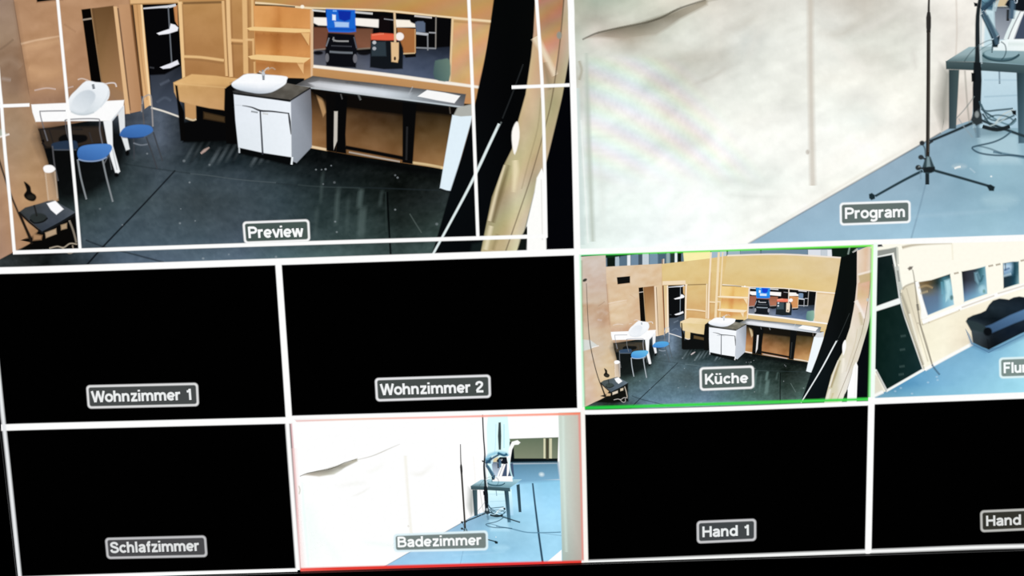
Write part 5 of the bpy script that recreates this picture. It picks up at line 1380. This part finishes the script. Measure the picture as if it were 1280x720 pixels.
def tag(pane, text, quad, tx0, ty0, tx1, ty1, cap, plate, rim, ink, label):
    """quad: outer corners TL TR BR BL in photo pixels; text runs from (tx0, ty0) to (tx1, ty1) on its baseline"""
    a = Art('name_tag', label)
    def rounded(q, ins, r):
        TL, TR, BR, BL = [Vector(p) for p in q]
        w_, h_ = (TR - TL).length, (BL - TL).length
        out = []
        def at(s, t):
            s, t = s / w_, t / h_
            p = (TL * (1 - s) + TR * s) * (1 - t) + (BL * (1 - s) + BR * s) * t
            return (p.x, p.y)
        for cx, cy, a0 in ((ins + r, ins + r, 180), (w_ - ins - r, ins + r, 270), (w_ - ins - r, h_ - ins - r, 0), (ins + r, h_ - ins - r, 90)):
            for k in range(6):
                t = math.radians(a0 + k * 18)
                out.append(at(cx + r * math.cos(t), cy + r * math.sin(t)))
        return out
    a.poly(rounded(quad, 0.3, 4.6), rim, 1.3)
    a.poly(rounded(quad, 2.9, 2.8), plate, 1.2)
    pen, strokes = 0.0, []
    for ch in text:
        adv, ss = GLYPH[ch]
        strokes += [([(pen + x, y) for x, y in p], sm_) for p, sm_ in ss]
        pen += adv
    xs = [x for p, sm_ in strokes for x, y in p]
    x0, x1 = min(xs) - PEN / 2, max(xs) + PEN / 2
    k = (tx1 - tx0) / (x1 - x0)
    lean = Vector((quad[3][0] - quad[0][0], quad[3][1] - quad[0][1])).normalized()
    for p, sm_ in strokes:
        q = []
        for x, y in p:
            f_ = (x - x0) / (x1 - x0)
            q.append((tx0 + (x - x0) * k - lean.x * y * cap, ty0 + (ty1 - ty0) * f_ - lean.y * y * cap))
        a.line(q, PEN * cap, ink, .75, sm=5 if sm_ else 0)
    pane.z = max(pane.z, 410)
    pane.build(a, pane.root, clip=False)


W_ = (250, 251, 251)
tag(P_PRE, 'Preview', [(303, 276.4), (387, 273.3), (388.4, 301.5), (305.4, 304.6)], 311, 297.3, 380.4, 295.4, 14.4, (72, 86, 82), (248, 248, 248), W_, 'grey name tag reading Preview')
tag(P_PRO, 'Program', [(1048.8, 252.7), (1138, 249.6), (1138.2, 278.6), (1049.2, 281.9)], 1055.6, 273.2, 1131, 270.8, 14, (100, 113, 110), (250, 253, 254), W_, 'grey name tag reading Program')
tag(P_W1, 'Wohnzimmer 1', [(107.8, 480.8), (248, 477.6), (249.4, 507.2), (110, 510.4)], 114.6, 502.3, 240, 499.2, 14, (70, 73, 73), (226, 226, 226), (238, 240, 240), 'grey name tag reading Wohnzimmer 1')
tag(P_W2, 'Wohnzimmer 2', [(468.3, 471.8), (613.2, 467.4), (614, 496.8), (470, 501.4)], 475.3, 493.4, 606, 489.6, 14, (70, 76, 74), (236, 236, 238), (244, 246, 246), 'grey name tag reading Wohnzimmer 2')
tag(P_KU, 'Küche', [(873.8, 458.4), (942.4, 456), (942.8, 485.4), (874.4, 488.2)], 880.8, 480, 935.4, 477.9, 13.2, (84, 97, 94), (250, 250, 250), W_, 'grey name tag reading Küche')
tag(P_FL, 'Flur', [(1247.8, 446.2), (1289.6, 444.6), (1290, 471.6), (1248.4, 473)], 1254, 466, 1284.4, 464.8, 13.4, (124, 142, 138), (226, 246, 248), (250, 255, 255), 'grey name tag beginning Flu, cut by the picture edge')
tag(P_SC, 'Schlafzimmer', [(131.3, 671.4), (258, 668.3), (260, 695.6), (133.8, 698.2)], 138.4, 690.5, 251.2, 687.8, 13.6, (72, 72, 74), (196, 196, 198), (226, 228, 228), 'grey name tag reading Schlafzimmer')
tag(P_BA, 'Badezimmer', [(491.6, 666.4), (610, 661.8), (610.6, 687.4), (492.4, 689.8)], 497, 683.3, 603.4, 680.3, 13, (118, 130, 128), (226, 244, 250), (252, 254, 254), 'grey name tag reading Badezimmer')
tag(P_H1, 'Hand 1', [(870.4, 650.4), (945.2, 647.4), (945.2, 675.4), (870.8, 678.8)], 877.6, 670.8, 936.2, 668.4, 13.4, (66, 70, 72), (206, 206, 208), (236, 240, 240), 'grey name tag reading Hand 1')
tag(P_H2, 'Hand 2', [(1224.4, 637.2), (1300, 634), (1300, 661.4), (1225, 664.8)], 1232, 656.9, 1293.4, 654.4, 13, (52, 52, 46), (192, 192, 188), (224, 226, 224), 'grey name tag reading Hand, cut by the picture edge')
